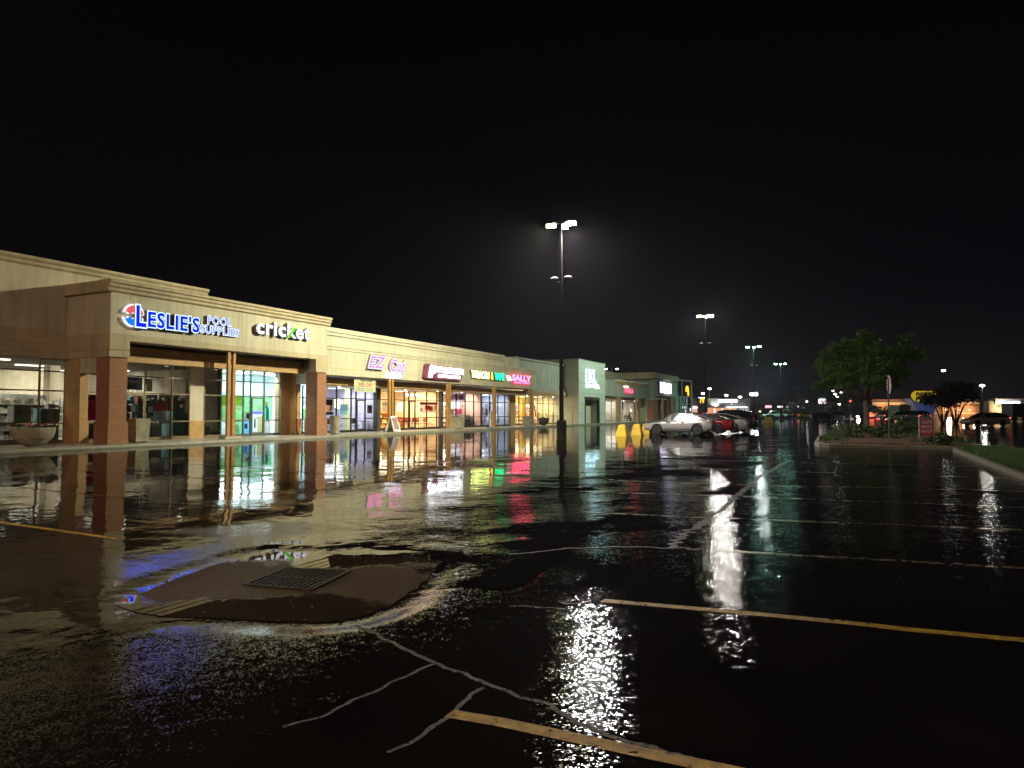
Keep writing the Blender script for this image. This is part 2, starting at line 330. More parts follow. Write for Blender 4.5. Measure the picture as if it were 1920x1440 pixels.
M['tail'] = E('tail_lamp', (1, .03, .04), 14); M['tailoff'] = P('tail_lens_unlit', (.25, .01, .015), .15, coat=1); M['head'] = E('head_lamp', (1, .97, .9), 14); M['headoff'] = P('head_lens_unlit', (.4, .4, .42), .12, coat=1)
M['ew'] = E('white_light_box', (.95, .96, 1), 2.2); M['ew1'] = E('soft_white_light', (.95, .97, 1), 1.1); M['lampglow'] = E('lamp_lens', (1, .98, .93), 60); M['farglow'] = E('far_lamp_lens', (1, .97, .88), 22)
M['down'] = E('downlight_lens', (1, .97, .92), 16); M['blueface'] = E('blue_sign_face', (.001, .006, .9), 3.6); M['halo'] = E('white_edge_light', (.6, .78, 1), 1.7)
def worn(name, col, cover, scale, rough=.4):
    m = P(name, col, rough, bump=.6, bs=100, var=.5, vs=14); n = m.node_tree; b = [q for q in n.nodes if q.type == 'BSDF_PRINCIPLED'][0]; o = [q for q in n.nodes if q.type == 'OUTPUT_MATERIAL'][0]
    t = n.nodes.new('ShaderNodeTexCoord'); z = n.nodes.new('ShaderNodeTexNoise'); z.inputs['Scale'].default_value = scale; z.inputs['Detail'].default_value = 6; z.inputs['Roughness'].default_value = .75
    r = n.nodes.new('ShaderNodeMapRange'); r.inputs[1].default_value = .5 - (cover-.5)*.5 - .04; r.inputs[2].default_value = r.inputs[1].default_value + .08
    tr = n.nodes.new('ShaderNodeBsdfTransparent'); x = n.nodes.new('ShaderNodeMixShader')
    n.links.new(t.outputs['Object'], z.inputs['Vector']); n.links.new(z.outputs[0], r.inputs[0]); n.links.new(r.outputs[0], x.inputs[0]); n.links.new(tr.outputs[0], x.inputs[1]); n.links.new(b.outputs[0], x.inputs[2]); n.links.new(x.outputs[0], o.inputs[0]); return m
M['line'] = worn('worn_line_paint', (.40,.27,.025), .72, 13); M['lineold'] = worn('faded_line_paint', (.11,.08,.04), .5, 7, .5); M['crack'] = worn('crack_grit', (.10,.092,.082), .66, 34, .5)
FL = {}
# ================================================================== GROUND
def axis(pts):
    r = []
    for a, b, st in pts:
        n = max(1, round((b - a) / st)); r += [a + (b - a) * i / n for i in range(n)]
    return r + [pts[-1][1]]
XS = axis([(-900,-300,100),(-300,-60,30),(-60,-28.2,3),(-28.2,-8,.42),(-8,-3.4,.07),(-3.4,6,.25),(6,16,.6),(16,60,4),(60,300,30),(300,1200,100)])
YS = axis([(-60,-4,4),(-4,2.5,.4),(2.5,8.2,.07),(8.2,20,.25),(20,60,.6),(60,100,1.6),(100,300,10),(300,2400,150)])
mb = MB(); nx = len(XS); ny = len(YS)
mb.v = [(X, Y, zg(X, Y)) for Y in YS for X in XS]
mb.f = [(j*nx+i, j*nx+i+1, (j+1)*nx+i+1, (j+1)*nx+i) for j in range(ny-1) for i in range(nx-1)]
tag(mb.build('asphalt_ground', M['asphalt'], smooth=True), kind='structure')
# sunken concrete apron round the storm drain
mb = MB(); mb.prismZ(PAD[::-1], PADZ - .02, PADZ)
tag(mb.build('drain_apron', M['pad']), kind='structure')
def ribbon(name, pts, w, mat, lift=.004, jag=0.0, seed=0, step=.12):
    P_ = [Vector(ground_hit(*p)).to_2d() if not isinstance(p, Vector) else p for p in pts]; Q = []
    for a, b in zip(P_, P_[1:]):
        n = max(1, int((b - a).length / step)); Q += [a.lerp(b, i / n) for i in range(n)]
    Q.append(P_[-1]); m = MB(); vs = []
    for i, q in enumerate(Q):
        d = (Q[min(i+1, len(Q)-1)] - Q[max(i-1, 0)]).normalized(); nn = Vector((-d.y, d.x))
        wob = nn * jag * noise.noise(Vector((i * .21 + seed, seed, 0)))
        for sgn in (-1, 0, 1):
            k = w / 2 * sgn * (1 + (1.4 * jag / w if jag else .12) * .5 * noise.noise(Vector((i * .8, seed + sgn * 5, 2))))
            p = q + wob + nn * k; vs.append((p.x, p.y, zg(p.x, p.y) + lift))
    m.add(vs, [(3*i+c, 3*i+c+1, 3*i+4+c, 3*i+3+c)[::-1] for i in range(len(Q)-1) for c in (0, 1)])
    o = m.build(name, mat, smooth=True); tag(o, kind='structure'); return o
for i, (pts, mt) in enumerate([
    ([(842,1337),(940,1354),(1100,1388),(1350,1441),(1500,1472),(1620,1497)], 'line'),
    ([(1130,1126),(1280,1139),(1460,1156),(1700,1181),(1925,1202)], 'line'),
    ([(1270,1028),(1500,1042),(1700,1053),(1925,1067)], 'lineold'),
    ([(1080,960),(1356,971.7),(1600,981),(1925,994)], 'lineold'),
    ([(1100,923),(1280,926.7),(1600,939),(1925,951)], 'lineold'),
    ([(1140,899),(1500,912),(1925,922)], 'lineold'),
    ([(1280,877),(1713,892),(1925,898)], 'lineold'),
    ([(1290,862),(1600,870),(1860,876)], 'lineold'),
    ([(1290,849),(1520,853)], 'lineold'),
    ([(-40,974),(0,980),(110,995),(222,1012)], 'line'),
    ([(-30,907),(0,910),(200,930),(400,950),(500,959)], 'lineold'),
    ([(90,878),(250,888),(420,900)], 'lineold'),
    ([(250,865),(420,873),(600,888)], 'lineold'),
    ([(520,858),(700,866),(830,873)], 'lineold'),
    ([(560,925),(700,905),(800,893)], 'lineold')]):
    ribbon('painted_line', pts, .105, M[mt], seed=i)
for i, (pts, w) in enumerate([
    ([(662,1163),(690,1182),(725,1200),(790,1232),(830,1248),(900,1275),(960,1300),(1020,1317),(1070,1345),(1150,1382),(1210,1400),(1330,1430),(1420,1452)], .035),
    ([(815,1244),(780,1258),(740,1275),(700,1296),(660,1312),(620,1335),(590,1347),(530,1362)], .028),
    ([(912,1290),(885,1300),(868,1312),(855,1335),(830,1350),(800,1370),(760,1395),(730,1412)], .030),
    ([(955,1040),(1000,1036),(1060,1029),(1150,1026),(1210,1026),(1262,1029)], .045),
    ([(1258,1028),(1280,1003),(1305,988),(1330,968),(1350,960),(1375,935),(1400,915),(1425,893),(1450,880),(1472,866)], .11),
    ([(955,1137),(985,1136),(1015,1139),(1060,1141)], .022),
    ([(1058,1133),(1085,1131),(1105,1127)], .018),
    ([(640,1125),(670,1108),(700,1090),(690,1075),(660,1062)], .012)]):
    ribbon('pavement_crack', pts, w, M['crack'], lift=.003, jag=w * 1.0, seed=i * 3.7, step=.03)
# smooth patch of newer asphalt beside the drain
pp = [ground_hit(*p) for p in ((826,1046),(900,1040),(960,1040),(1000,1043),(1050,1045),(1035,1060),(1012,1075),(975,1098),(955,1103),(930,1105),(893,1100),(850,1101),(815,1098),(822,1070))]
mb = MB(); cx = sum(p[0] for p in pp) / len(pp); cy = sum(p[1] for p in pp) / len(pp)
rings = [[(cx + (x-cx)*k, cy + (y-cy)*k) for x, y in pp] for k in (.25, .5, .75, 1)]
vs = [(cx, cy, zg(cx, cy) + .006)] + [(x, y, zg(x, y) + .006) for r in rings for x, y in r]; n_ = len(pp)
fs = [(0, 1 + i, 1 + (i+1) % n_) for i in range(n_)] + [(1+r*n_+i, 1+(r+1)*n_+i, 1+(r+1)*n_+(i+1) % n_, 1+r*n_+(i+1) % n_) for r in range(3) for i in range(n_)]
mb.add(vs, [q[::-1] for q in fs]); tag(mb.build('asphalt_patch', M['patch'], smooth=True), kind='structure')
# storm drain grate
gc = [onZ(px, py, PADZ) for px, py in ((459,1097.5),(535.5,1066),(655.8,1072),(583,1108))]
A_, B_, C_, D_ = [Vector(p) for p in gc]
g = root('storm_drain', (C_.x*.5+A_.x*.5, C_.y*.5+A_.y*.5, PADZ), 'black iron storm drain grate with slots, set in the flooded concrete apron', 'drain')
m = MB(); zt = PADZ + .012
def bar(m, p, q, w, z0, z1):
    d = (q - p).normalized(); nn = Vector((-d.y, d.x)) * w / 2
    m.prismZ([tuple(p - nn), tuple(q - nn), tuple(q + nn), tuple(p + nn)], z0, z1)
for p, q in ((A_,B_),(B_,C_),(C_,D_),(D_,A_)): bar(m, p, q, .035, PADZ - .01, zt + .004)
m.build('rim', M['iron'], g); m = MB()
for i in range(1, 12):
    t = i / 12; bar(m, A_.lerp(D_, t), B_.lerp(C_, t), .026, PADZ - .008, zt)
bar(m, A_.lerp(B_, .5), D_.lerp(C_, .5), .03, PADZ - .008, zt + .001)
m.build('grate_bars', M['iron'], g)
m = MB(); m.prismZ([tuple(A_), tuple(D_), tuple(C_), tuple(B_)], PADZ + .001, PADZ + .003); m.build('pit_shade', P('drain_pit_shade', (.002,.002,.002), .9), g)  # flat black sheet painted in for the shade below the bars

# sidewalk and kerb along the shops
def kerb_run(name, x0, x1, y0, y1, mats=None):
    m = MB(); m.prismY([(x0, -.3), (x1 + .03, -.3), (x1 + .03, .05), (x1, .135), (x1 - .03, .15), (x0, .15)], y0, y1)
    return tag(m.build(name, M['kerb']), kind='structure')
kerb_run('kerb', -28.75, -28.4, -6, 132)
m = MB(); m.box(-33.5, -28.76, -6, 132, -.2, .149); tag(m.build('sidewalk', M['walk']), kind='structure')

# ================================================================== BUILDINGS
def storefront(parent, X, ys, zs, frame=None, door=None, glass=None, dz=2.2, bot=.16, face=-1):
    """one window part per bay: frame mesh with its pane as sub-part; a door in the bays named in `door`"""
    frame = frame or M['alu']; glass = glass or M['glass']; top = zs[-1]
    for i, (a, b) in enumerate(zip(ys, ys[1:])):
        w = .05; m = MB(); isd = door is not None and i in door
        m.box(X-.06, X+.05, a - w/2, a + w/2, bot, top); 
        if i == len(ys) - 2: m.box(X-.06, X+.05, b - w/2, b + w/2, bot, top)
        for z in zs:
            if isd and z < dz - .1: continue
            m.box(X-.05, X+.045, a + w/2, b - w/2, z - .03, z + .03)
        if not isd: m.box(X-.07, X+.06, a + w/2, b - w/2, bot, bot + .1)
        o = m.build('window', frame, parent)
        p = MB(); p.add([(X, a, bot), (X, b, bot), (X, b, top), (X, a, top)], [(0,1,2,3)]); p.build('pane', glass, o)
        if isd:
            d = MB(); zz = max(z for z in zs if z < dz + .4) - .05; y0 = a + .06; y1 = b - .06
            d.box(X+.01, X+.065, y0, y0+.07, bot, zz); d.box(X+.01, X+.065, y1-.07, y1, bot, zz); d.box(X+.01, X+.065, y0+.07, y1-.07, zz-.09, zz); d.box(X+.01, X+.065, y0+.07, y1-.07, bot, bot+.2)
            dd = d.build('door', frame, parent)
            h = MB(); h.tube([(X+.07, y0+.14, .95), (X+.12, y0+.14, .95), (X+.12, y0+.14, 1.35), (X+.07, y0+.14, 1.35)], .014); h.build('door_handle', M['galv'], dd)
def interior(parent, X, y0, y1, zc, wall, floor=None, power=200, col=(1,1,1), depth=9, back=None, panels=2, pcol=None, ceil=None, pname='room_walls'):
    m = MB(); xb = X - depth
    m.box(xb - .1, xb, y0, y1, .1, zc); m.box(xb, X - .08, y0, y0 + .08, .1, zc); m.box(xb, X - .08, y1 - .08, y1, .1, zc)
    m.build(pname, wall, parent)
    m = MB(); m.box(xb, X - .08, y0 + .08, y1 - .08, zc, zc + .06); m.build('ceiling', ceil or M['ceil'], parent)
    m = MB(); m.box(xb, X - .08, y0 + .08, y1 - .08, .12, .155); m.build('floor', floor or M['walk'], parent)
    pm = E('ceiling_panel_glow', pcol or col, 7)
    for i in range(panels):
        yy = y0 + (y1 - y0) * (i + .5) / panels
        m = MB(); m.box(X - min(3.2, depth*.7), X - min(2.0, depth*.4), yy - .3, yy + .3, zc - .03, zc - .004); m.build('ceiling_light', pm, parent)
    for th, k, xx in ((0, .35, min(3.0, depth*.5)), (-38, .45, min(3.0, depth*.6)), (42, .75, .55)):  # overhead light, plus unseen tilted fills added for posters and shelf fronts
        o = lamp('room_fill_light', 'AREA', (0,0,0), power * k, col, 1.0 if th > 0 else 2.0, sy=max(1, (y1 - y0) * .8), rot=(0, R_(th), 0)); o.location = Vector((X - xx, (y0 + y1) / 2, zc - .14)) - parent.location; o.parent = parent
    tag(o, None)

# ---- store A: recessed shop at far left
bA = root('shop_building', (-36, 17, 0), 'tall stucco shop wing set back left of the tower, its glass behind a flower bowl', 'building', 'stucco shop buildings')
XA = -32.2
m = MB(); m.box(-45, XA, -2, 26.7, 4.1, 7.95); m.build('upper_wall', M['stucco_light'], bA)
m = MB(); m.prismY([(XA-.3,7.93),(XA+.02,7.93),(XA+.1,8.02),(XA+.1,8.12),(XA+.2,8.22),(XA+.2,8.34),(XA-.3,8.34)], -2, 26.78); m.build('cornice', M['stucco_cornice'], bA)
m = MB(); m.prismY([(XA-.3,3.92),(XA+.35,3.92),(XA+.35,4.32),(XA+.3,4.34),(XA+.3,4.56),(XA+.22,4.59),(XA+.22,4.82),(XA+.14,4.85),(XA+.14,5.05),(XA+.06,5.2),(XA-.3,5.2)], -2, 19.14); m.build('fascia_band', M['stucco_cornice'], bA)
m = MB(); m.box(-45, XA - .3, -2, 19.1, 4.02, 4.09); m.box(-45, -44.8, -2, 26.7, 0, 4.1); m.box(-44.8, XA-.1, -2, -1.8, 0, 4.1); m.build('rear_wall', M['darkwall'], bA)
storefront(bA, XA, [8.5, 10.9, 13.3, 15.9, 18.09, 19.2], [.27, 1.05, 2.5, 3.37, 3.92], glass=M['glassdark'])
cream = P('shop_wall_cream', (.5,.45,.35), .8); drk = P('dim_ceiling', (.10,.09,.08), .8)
m = MB(); m.box(-43.1, -43, 8.4, 27.3, .1, 3.98); m.build('room_wall', cream, bA); m = MB(); m.box(-43, XA-.1, 8.3, 8.4, .1, 3.98); m.build('room_wall', cream, bA)
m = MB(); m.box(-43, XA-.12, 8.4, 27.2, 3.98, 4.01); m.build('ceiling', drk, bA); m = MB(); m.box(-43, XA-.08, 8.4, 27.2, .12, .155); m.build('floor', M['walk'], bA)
stripm = E('fluorescent_strip', (1,.95,.84), 4.5)
for k_, (x_, y_) in enumerate(((-34.6,12),(-34.6,17.2),(-34.6,22.6),(-37.8,15),(-37.8,21),(-37.8,25.2),(-41,18),(-41,24))):
    m = MB(); m.box(x_-.12, x_+.12, y_-.9, y_+.9, 3.90, 3.96); m.build('fluorescent_light', stripm, bA)
    l_ = lamp('strip_light', 'AREA', (0,0,0), 230, (1,.93,.80), .5, sy=2, rot=(0, R_(25), 0)); l_.location = Vector((x_+.05, y_, 3.86)) - bA.location; l_.parent = bA
# ---- tower with the pool and phone shops
bT = root('shop_building', (-36, 26, 0), 'projecting tan stucco tower on red brick corner columns with recessed glass entrances', 'building', 'stucco shop buildings')
Y0, Y1, XT = 19.15, 32.95, -29.0
m = MB(); m.box(XT-.5, XT, Y0, Y1, 4.72, 6.8); m.box(XT-.5, XT, Y0, 20.06, 3.97, 4.72); m.box(XT-.5, XT, 31.97, Y1, 3.97, 4.72)
m.build('fascia', M['stucco'], bT)
m = MB()
m.box(XT, XT+.03, Y0-.03, 20.06, 4.29, 5.0); m.box(XT, XT+.03, 31.97, Y1+.03, 4.29, 5.0); m.box(XT, XT+.03, 20.06, 31.97, 4.72, 5.0)
m.box(XT, XT+.045, Y0-.045, 20.06, 3.96, 4.26); m.box(XT, XT+.045, 31.97, Y1+.045, 3.96, 4.26)
m.build('fascia_trim', M['stucco_cornice'], bT)
m = MB(); pr = [(XT-.5,6.8),(XT+.03,6.8),(XT+.1,6.86),(XT+.1,6.98),(XT+.17,7.04),(XT+.17,7.16),(XT+.24,7.2),(XT+.24,7.33),(XT-.5,7.33)]
m.prismY(pr, Y0-.2, Y1+.2); m.prismY([(x, z) for x, z in ((-33,6.81),(-29.51,6.81),(-29.51,7.31),(-33,7.31))], Y0-.2, Y0+.3)
m.prismY([(-33,6.81),(-29.51,6.81),(-29.51,7.31),(-33,7.31)], Y1-.3, Y1+.19); m.build('cornice', M['stucco_cornice'], bT)
for nm, ya, yb in (('return_wall', Y0, Y0+.4), ('return_wall', Y1-.45, Y1)):
    m = MB(); m.box(-32.1, XT-.5, ya, yb, 3.95, 6.8); m.box(-31.05, XT-.92, ya+.003, yb-.003, 3.28, 3.95); m.build(nm, M['stucco'] , bT)
    m = MB(); m.box(-32.1, XT-.1, ya-.04, ya, 3.95, 4.26); m.box(-32.1, XT, ya-.03, ya, 4.3, 5.0); m.build('return_band', M['stucco_cornice'], bT)
m = MB(); m.box(-45, -32.11, Y0+.1, Y1-.1, 4.05, 6.75); m.build('roof_block', M['stucco_grey'], bT)
for yy in (20.06, 26.4, 31.96):
    m = MB(); m.box(XT, XT+.004, yy-.008, yy+.008, 5.0, 6.8); m.build('control_joint', M['tan'], bT)
for ya, yb in ((Y0, 20.0), (32.12, Y1)):
    m = MB(); m.box(XT-.92, XT-.02, ya+.03, yb, 1.12, 3.97); m.box(XT-.96, XT+.03, ya-.02, yb+.06, .14, 1.12); m.build('column', M['brick'], bT)
for ya, yb in ((Y0, Y0+.42), (Y1-.45, Y1)):
    m = MB(); m.box(-32.15, -31.05, ya+.02, yb-.02, .14, 3.95); m.box(-32.15, -31.0, ya, yb, .14, 1.1); m.build('pier', M['tan'], bT)
m = MB(); m.box(-30.3, -30.02, 20.0, 32.1, 3.86, 4.16); m.box(-30.6, -30.3, 20.0, 32.1, 4.16, 4.6); m.build('beam', M['tan'], bT)
m = MB(); m.box(-31.6, -30.3, 19.5, 32.5, 3.98, 4.04); m.box(-31.6, -29.5, 19.5, 32.5, 4.74, 4.78); m.build('soffit', M['ceil'], bT)
XG = -31.6
m = MB(); m.box(XG-.3, XG+.02, 25.3, 26.2, 1.08, 3.98); m.build('wall_panel', M['stucco_light'], bT)
m = MB(); m.box(XG-.3, XG+.05, 25.28, 26.22, .14, 1.08); m.build('wall_base', M['tan'], bT)
zsT = [.27, 1.06, 2.47, 3.30, 3.96]
storefront(bT, XG, [19.6, 20.5, 21.2, 22.74, 24.25, 25.28], zsT, door=[2], glass=M['glassdark'], dz=2.47)
storefront(bT, XG, [26.22, 27.32], zsT, glass=M['glassdark'])
storefront(bT, XG, [27.34, 28.0, 28.9, 29.43, 30.47, 31.7], zsT, frame=P('grey_frame', (.13,.14,.12), .4, .5), door=[3], dz=2.47)
m = MB(); m.box(XG-.4, XG+.1, 31.72, 32.55, .14, 3.98); m.build('wall_panel', M['tan'], bT)
m = MB(); m.box(-43, XG-.1, 27.22, 27.3, .1, 3.98); m.build('room_wall', P('pool_shop_wall', (.4,.36,.32), .8), bT)
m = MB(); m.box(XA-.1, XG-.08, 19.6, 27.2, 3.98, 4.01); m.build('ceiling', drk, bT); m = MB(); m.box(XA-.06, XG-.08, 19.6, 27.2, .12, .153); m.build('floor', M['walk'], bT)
interior(bT, XG, 27.36, 35.2, 3.98, P('phone_shop_wall', (.68,.80,.83), .6), power=800, col=(.80,.96,1), panels=3, depth=5, floor=P('pale_tile', (.4,.5,.5), .3))
# ---- middle strip
bM = root('shop_building', (-36, 48, 0), 'long low tan stucco strip with stepped cornice and ochre posts, right of the tower', 'building', 'stucco shop buildings')
XM = -29.4
m = MB(); m.prismY([(XM-.6,3.88),(XM,3.88),(XM,5.45),(XM+.05,5.48),(XM+.05,5.62),(XM+.1,5.66),(XM+.1,5.84),(XM+.02,5.95),(XM-.04,6.0),(XM-.04,6.3),(XM+.05,6.38),(XM+.05,6.52),(XM+.13,6.58),(XM+.13,6.84),(XM-.6,6.84)], 33.0, 57.5)
m.build('fascia', M['stucco'], bM)
m = MB(); m.prismY([(XM-.6,3.88),(XM,3.88),(XM,5.45),(XM+.05,5.48),(XM+.05,5.66),(XM+.1,5.7),(XM+.1,5.84),(XM-.6,5.84)], 57.5, 64.9); m.build('fascia', M['stucco'], bM)
m = MB(); m.box(XM-.9, XM-.62, 57.5, 62.2, 5.84, 6.84); m.box(-45, XM-.62, 33, 64.9, 4.4, 5.8); m.build('parapet', M['stucco_light'], bM)
m = MB(); m.box(-30.4, -30.2, 33.0, 72, 3.31, 3.68); m.build('beam', M['tan'], bM)
m = MB(); m.box(XG, -30.4, 33.0, 76, 3.29, 3.34); m.box(XG, XM-.61, 33.0, 64.9, 3.9, 3.94); m.build('soffit', M['ceil'], bM)
PS = [40.1, 47.87, 55.77, 63.77]
for y in PS:
    m = MB(); m.box(XM-.12, XM+.02, y-.28, y-.07, .15, 3.88); m.box(XM-.12, XM+.02, y+.07, y+.28, .15, 3.88); m.box(XM-.16, XM-.12, y-.07, y+.07, .15, 3.88); m.build('post', M['post'], bM)
    m = MB(); m.box(XM-.35, XM+.25, y-.45, y+.45, .15, .26); m.build('post_footing', M['planter'], bM)
m = MB(); m.box(XT-.27, XT-.13, 25.62, 25.8, .15, 4.72); m.box(XT-.27, XT-.13, 25.95, 26.13, .15, 4.72); m.build('post', M['post'], bT)
m = MB(); m.taper(XT-.5, XT+.1, 25.3, 26.45, .15, XT-.44, XT+.04, 25.36, 26.4, .29); m.build('post_footing', M['planter'], bT)
zsM = [.27, 1.09, 2.48, 3.22]
fr = P('dark_bronze_frame', (.05,.045,.04), .4, .5)
storefront(bM, XG, [33.0, 33.69, 34.6, 35.3], zsM, frame=fr)
storefront(bM, XG, [35.4, 36.9, 38.43, 38.95, 39.98, 41.3], zsM, frame=fr, door=[3], dz=2.48)
storefront(bM, XG, [41.7, 43.47, 44.78, 45.4, 46.28, 47.95, 49.5, 50.2], zsM, frame=fr, door=[3], dz=2.48)
storefront(bM, XG, [50.4, 51.0, 52.63, 54.23, 55.78, 57.2], zsM, frame=fr)
storefront(bM, XG, [57.3, 58.86, 59.75, 60.6, 62.08, 63.3], zsM, frame=fr, door=[1], dz=2.48)
storefront(bM, XG, [64.4, 65.35, 66.98, 69.0, 70.1, 71.6, 73.15, 74.7, 75.85], zsM, frame=P('orange_brown_frame', (.3,.16,.05), .4, .4))  # beauty shop frames in one plain orange-brown colour
for a, b in ((35.3,35.4),(41.3,41.7),(50.2,50.4),(57.2,57.3)):
    m = MB(); m.box(XG-.3, XG+.07, a, b, .14, 3.3); m.build('party_wall', M['darkwall'], bM)
m = MB(); m.box(XG-.3, XG+.09, 63.3, 64.4, .14, 3.3); m.build('pier', M['tan'], bM)
interior(bM, XG, 35.3, 41.5, 3.3, P('salon_wall', (.52,.50,.66), .7), power=330, col=(.93,.93,1), panels=2, depth=4.5)
interior(bM, XG, 41.5, 50.3, 3.3, P('sandwich_shop_wall', (.85,.64,.38), .7), power=900, col=(1,.80,.54), panels=2, depth=5, floor=P('brown_tile', (.2,.1,.05), .3))
interior(bM, XG, 50.3, 57.25, 3.3, P('vape_shop_wall', (.62,.42,.36), .7), power=750, col=(1,.80,.66), panels=3, depth=5)
interior(bM, XG, 57.25, 63.8, 3.3, P('office_wall', (.44,.47,.60), .7), power=300, col=(.88,.92,1), panels=3, depth=5)
interior(bM, XG, 63.8, 76, 3.3, P('beauty_shop_wall', (.75,.56,.22), .7), power=1100, col=(1,.80,.42), panels=4, depth=4)
# ---- green-lit set-back wall
bG = root('shop_building', (-36, 70, 0), 'plain set-back stucco wall with thin ledges above the beauty shop mannequins', 'building', 'stucco shop buildings')
m = MB(); m.prismY([(-40,3.9),(-30.45,3.9),(-30.45,4.1),(-30.52,4.13),(-30.52,4.3),(-30.59,4.33),(-30.59,4.5),(-30.66,4.53),(-30.66,6.85),(-30.5,6.95),(-30.5,7.12),(-40,7.12)], 62.25, 75.9); m.build('upper_wall', M['stucco_grey'], bG)
m = MB(); m.box(-30.9, -30.35, 64.95, 77.3, 3.36, 3.88); m.build('fascia_band', M['stucco_cornice'], bG)
m = MB(); m.box(-31.9, -31.3, 75.9, 76.7, .14, 3.36); m.build('pier', M['brick'], bG)
# ---- pale panel block
bD = root('shop_building', (-34, 80.5, 0), 'pale grey-green panelled cube with one tall dark doorway', 'building', 'stucco shop buildings')
XD = -28.9; yd0, yd1 = 75.8, 85.3
ya = onX(1096.2, 760, XD)[0]; yb = onX(1124, 760, XD)[0]; zd = onX(1110, 744.5, XD)[1]
m = MB(); m.box(-40, XD, yd0, ya, .12, 7.72); m.box(-40, XD, yb, yd1, .12, 7.72); m.box(-40, XD, ya, yb, zd, 7.72); m.box(-40, XD-1.6, ya, yb, .12, zd); m.build('wall', M['panel'], bD)
m = MB()
for z in (1.35, 2.55, 3.75, 4.95, 6.15): m.box(XD, XD+.003, yd0, yd1, z-.012, z+.012) if z > zd else (m.box(XD, XD+.003, yd0, ya, z-.012, z+.012), m.box(XD, XD+.003, yb, yd1, z-.012, z+.012))
m.build('panel_joint', M['darkwall'], bD)
m = MB(); m.box(-40, XD+.06, yd0-.06, yd1+.06, 7.72, 7.8); m.build('coping', M['galv'], bD)
m = MB(); m.box(XD-.3, XD+.05, ya, ya+.28, .14, zd); m.box(XD-.3, XD+.05, yb-.28, yb, .14, zd); m.box(XD-.3, XD+.05, ya+.28, yb-.28, zd-.3, zd); m.build('door_frame', M['alud'], bD)
storefront(bD, XD-1.0, [ya+.3, ya+1.0, ya+2.0], [.27, 2.3, zd-.4], frame=M['alud'])
m = MB(); m.box(XD-1.4, XD-1.05, ya+2.0, yb-.3, .14, zd-.3); m.build('vestibule_wall', M['stucco_light'], bD)
# ---- beyond: neon shop, nail salon, corner tower
bN = root('shop_building', (-36, 96, 0), 'long grey-brown shop strip with ragged roof edging, beyond the pale cube', 'building', 'stucco shop buildings')
XN = -29.2
m = MB(); m.box(-40, XN-.5, 85.3, 92.4, 3.68, 5.9); m.build('upper_wall', M['stucco_grey'], bN)
m = MB(); m.box(XN-.5, XN, 91.9, 107.3, 3.66, 5.35); m.build('fascia', M['stucco_grey'], bN)
m = MB(); m.box(XN-.5, XN+.05, 91.9, 107.3, 5.35, 5.85); m.build('fascia_cap', M['tan'], bN)
m = MB(); m.box(-40, -33.0, 85.3, 112, 5.9, 7.55); m.build('parapet', M['stucco'], bN)
m = MB()
for i in range(26):
    y = 92 + i * .58; m.box(XN-.5, XN+.12, y, y+.6, 5.85 + .05*math.sin(i*1.7), 5.95 + .07*math.sin(i*1.3+1))
m.build('roof_membrane_edge', M['white'], bN)
zsN = [.27, 1.09, 2.4, 3.2]
storefront(bN, XG, [85.4, 87.5, 89.8, 92.0], zsN, frame=M['alud'])
storefront(bN, XG, [93.3, 96, 98.7, 101.3], zsN, frame=P('pale_frame', (.4,.38,.33), .5)); storefront(bN, XG, [103.0, 105.2, 107.3], zsN, frame=P('pale_frame', (.4,.38,.33), .5))
m = MB(); m.box(-30.3, -30.1, 85.3, 107.3, 3.3, 3.62); m.build('beam', M['tan'], bN)
m = MB(); m.box(XG, -30.3, 85.3, 107.3, 3.28, 3.33); m.build('soffit', M['ceil'], bN)
for y, w in ((92.6,.35),(102.2,.5)):
    m = MB(); m.box(XN-.55, XN-.05, y-w, y+w, .14, 3.66); m.build('column', M['tan'], bN)
interior(bN, XG, 85.4, 92.4, 3.28, P('neon_shop_wall', (.12,.12,.3), .7), power=30, col=(.6,.6,1), panels=1, depth=5)
interior(bN, XG, 92.6, 107.4, 3.28, P('bare_shop_wall', (.55,.52,.44), .7), power=420, col=(1,.93,.8), panels=3, depth=2.2)
bE = root('shop_building', (-34, 114, 0), 'yellow-green lit corner tower with brick legs closing the shop row', 'building', 'stucco shop buildings')
XE = -28.3; e0, e1 = 107.3, 122.4
m = MB(); m.box(-38, XE, e0, e1, 4.2, 6.75); m.box(-38, XE, e0, e0+.9, 3.4, 4.2); m.box(-38, XE, e1-.9, e1, 0, 4.2); m.build('upper_wall', M['stucco_grey'], bE)
m = MB(); m.prismY([(-38,6.75),(XE+.1,6.75),(XE+.35,6.95),(XE+.35,7.75),(-38,7.75)], 106.2, e1+.3); m.build('cornice', M['stucco_cornice'], bE)
for y0_, y1_ in ((107.4, 109.9), (118.6, 121.4)):
    m = MB(); m.box(XE-1.2, XE-.1, y0_, y1_, .12, 3.4 if y0_ < 110 else 4.2); m.build('column', M['brick'], bE)
m = MB(); m.box(XE-.5, XE-.3, 113.4, 113.7, .12, 4.2); m.box(XE-.5, XE-.3, 113.95, 114.25, .12, 4.2); m.build('post', M['post'], bE)
m = MB(); m.box(XG-.2, XG, 109.9, 121.4, .12, 4.0); m.build('shop_wall', P('pale_green_wall', (.42,.46,.30), .8), bE)
m = MB(); m.box(XG, XE-.4, e0, e1, 4.1, 4.18); m.box(XE-.9, XE-.7, e0+.9, e1-.9, 3.55, 4.0); m.build('soffit', M['ceil'], bE)
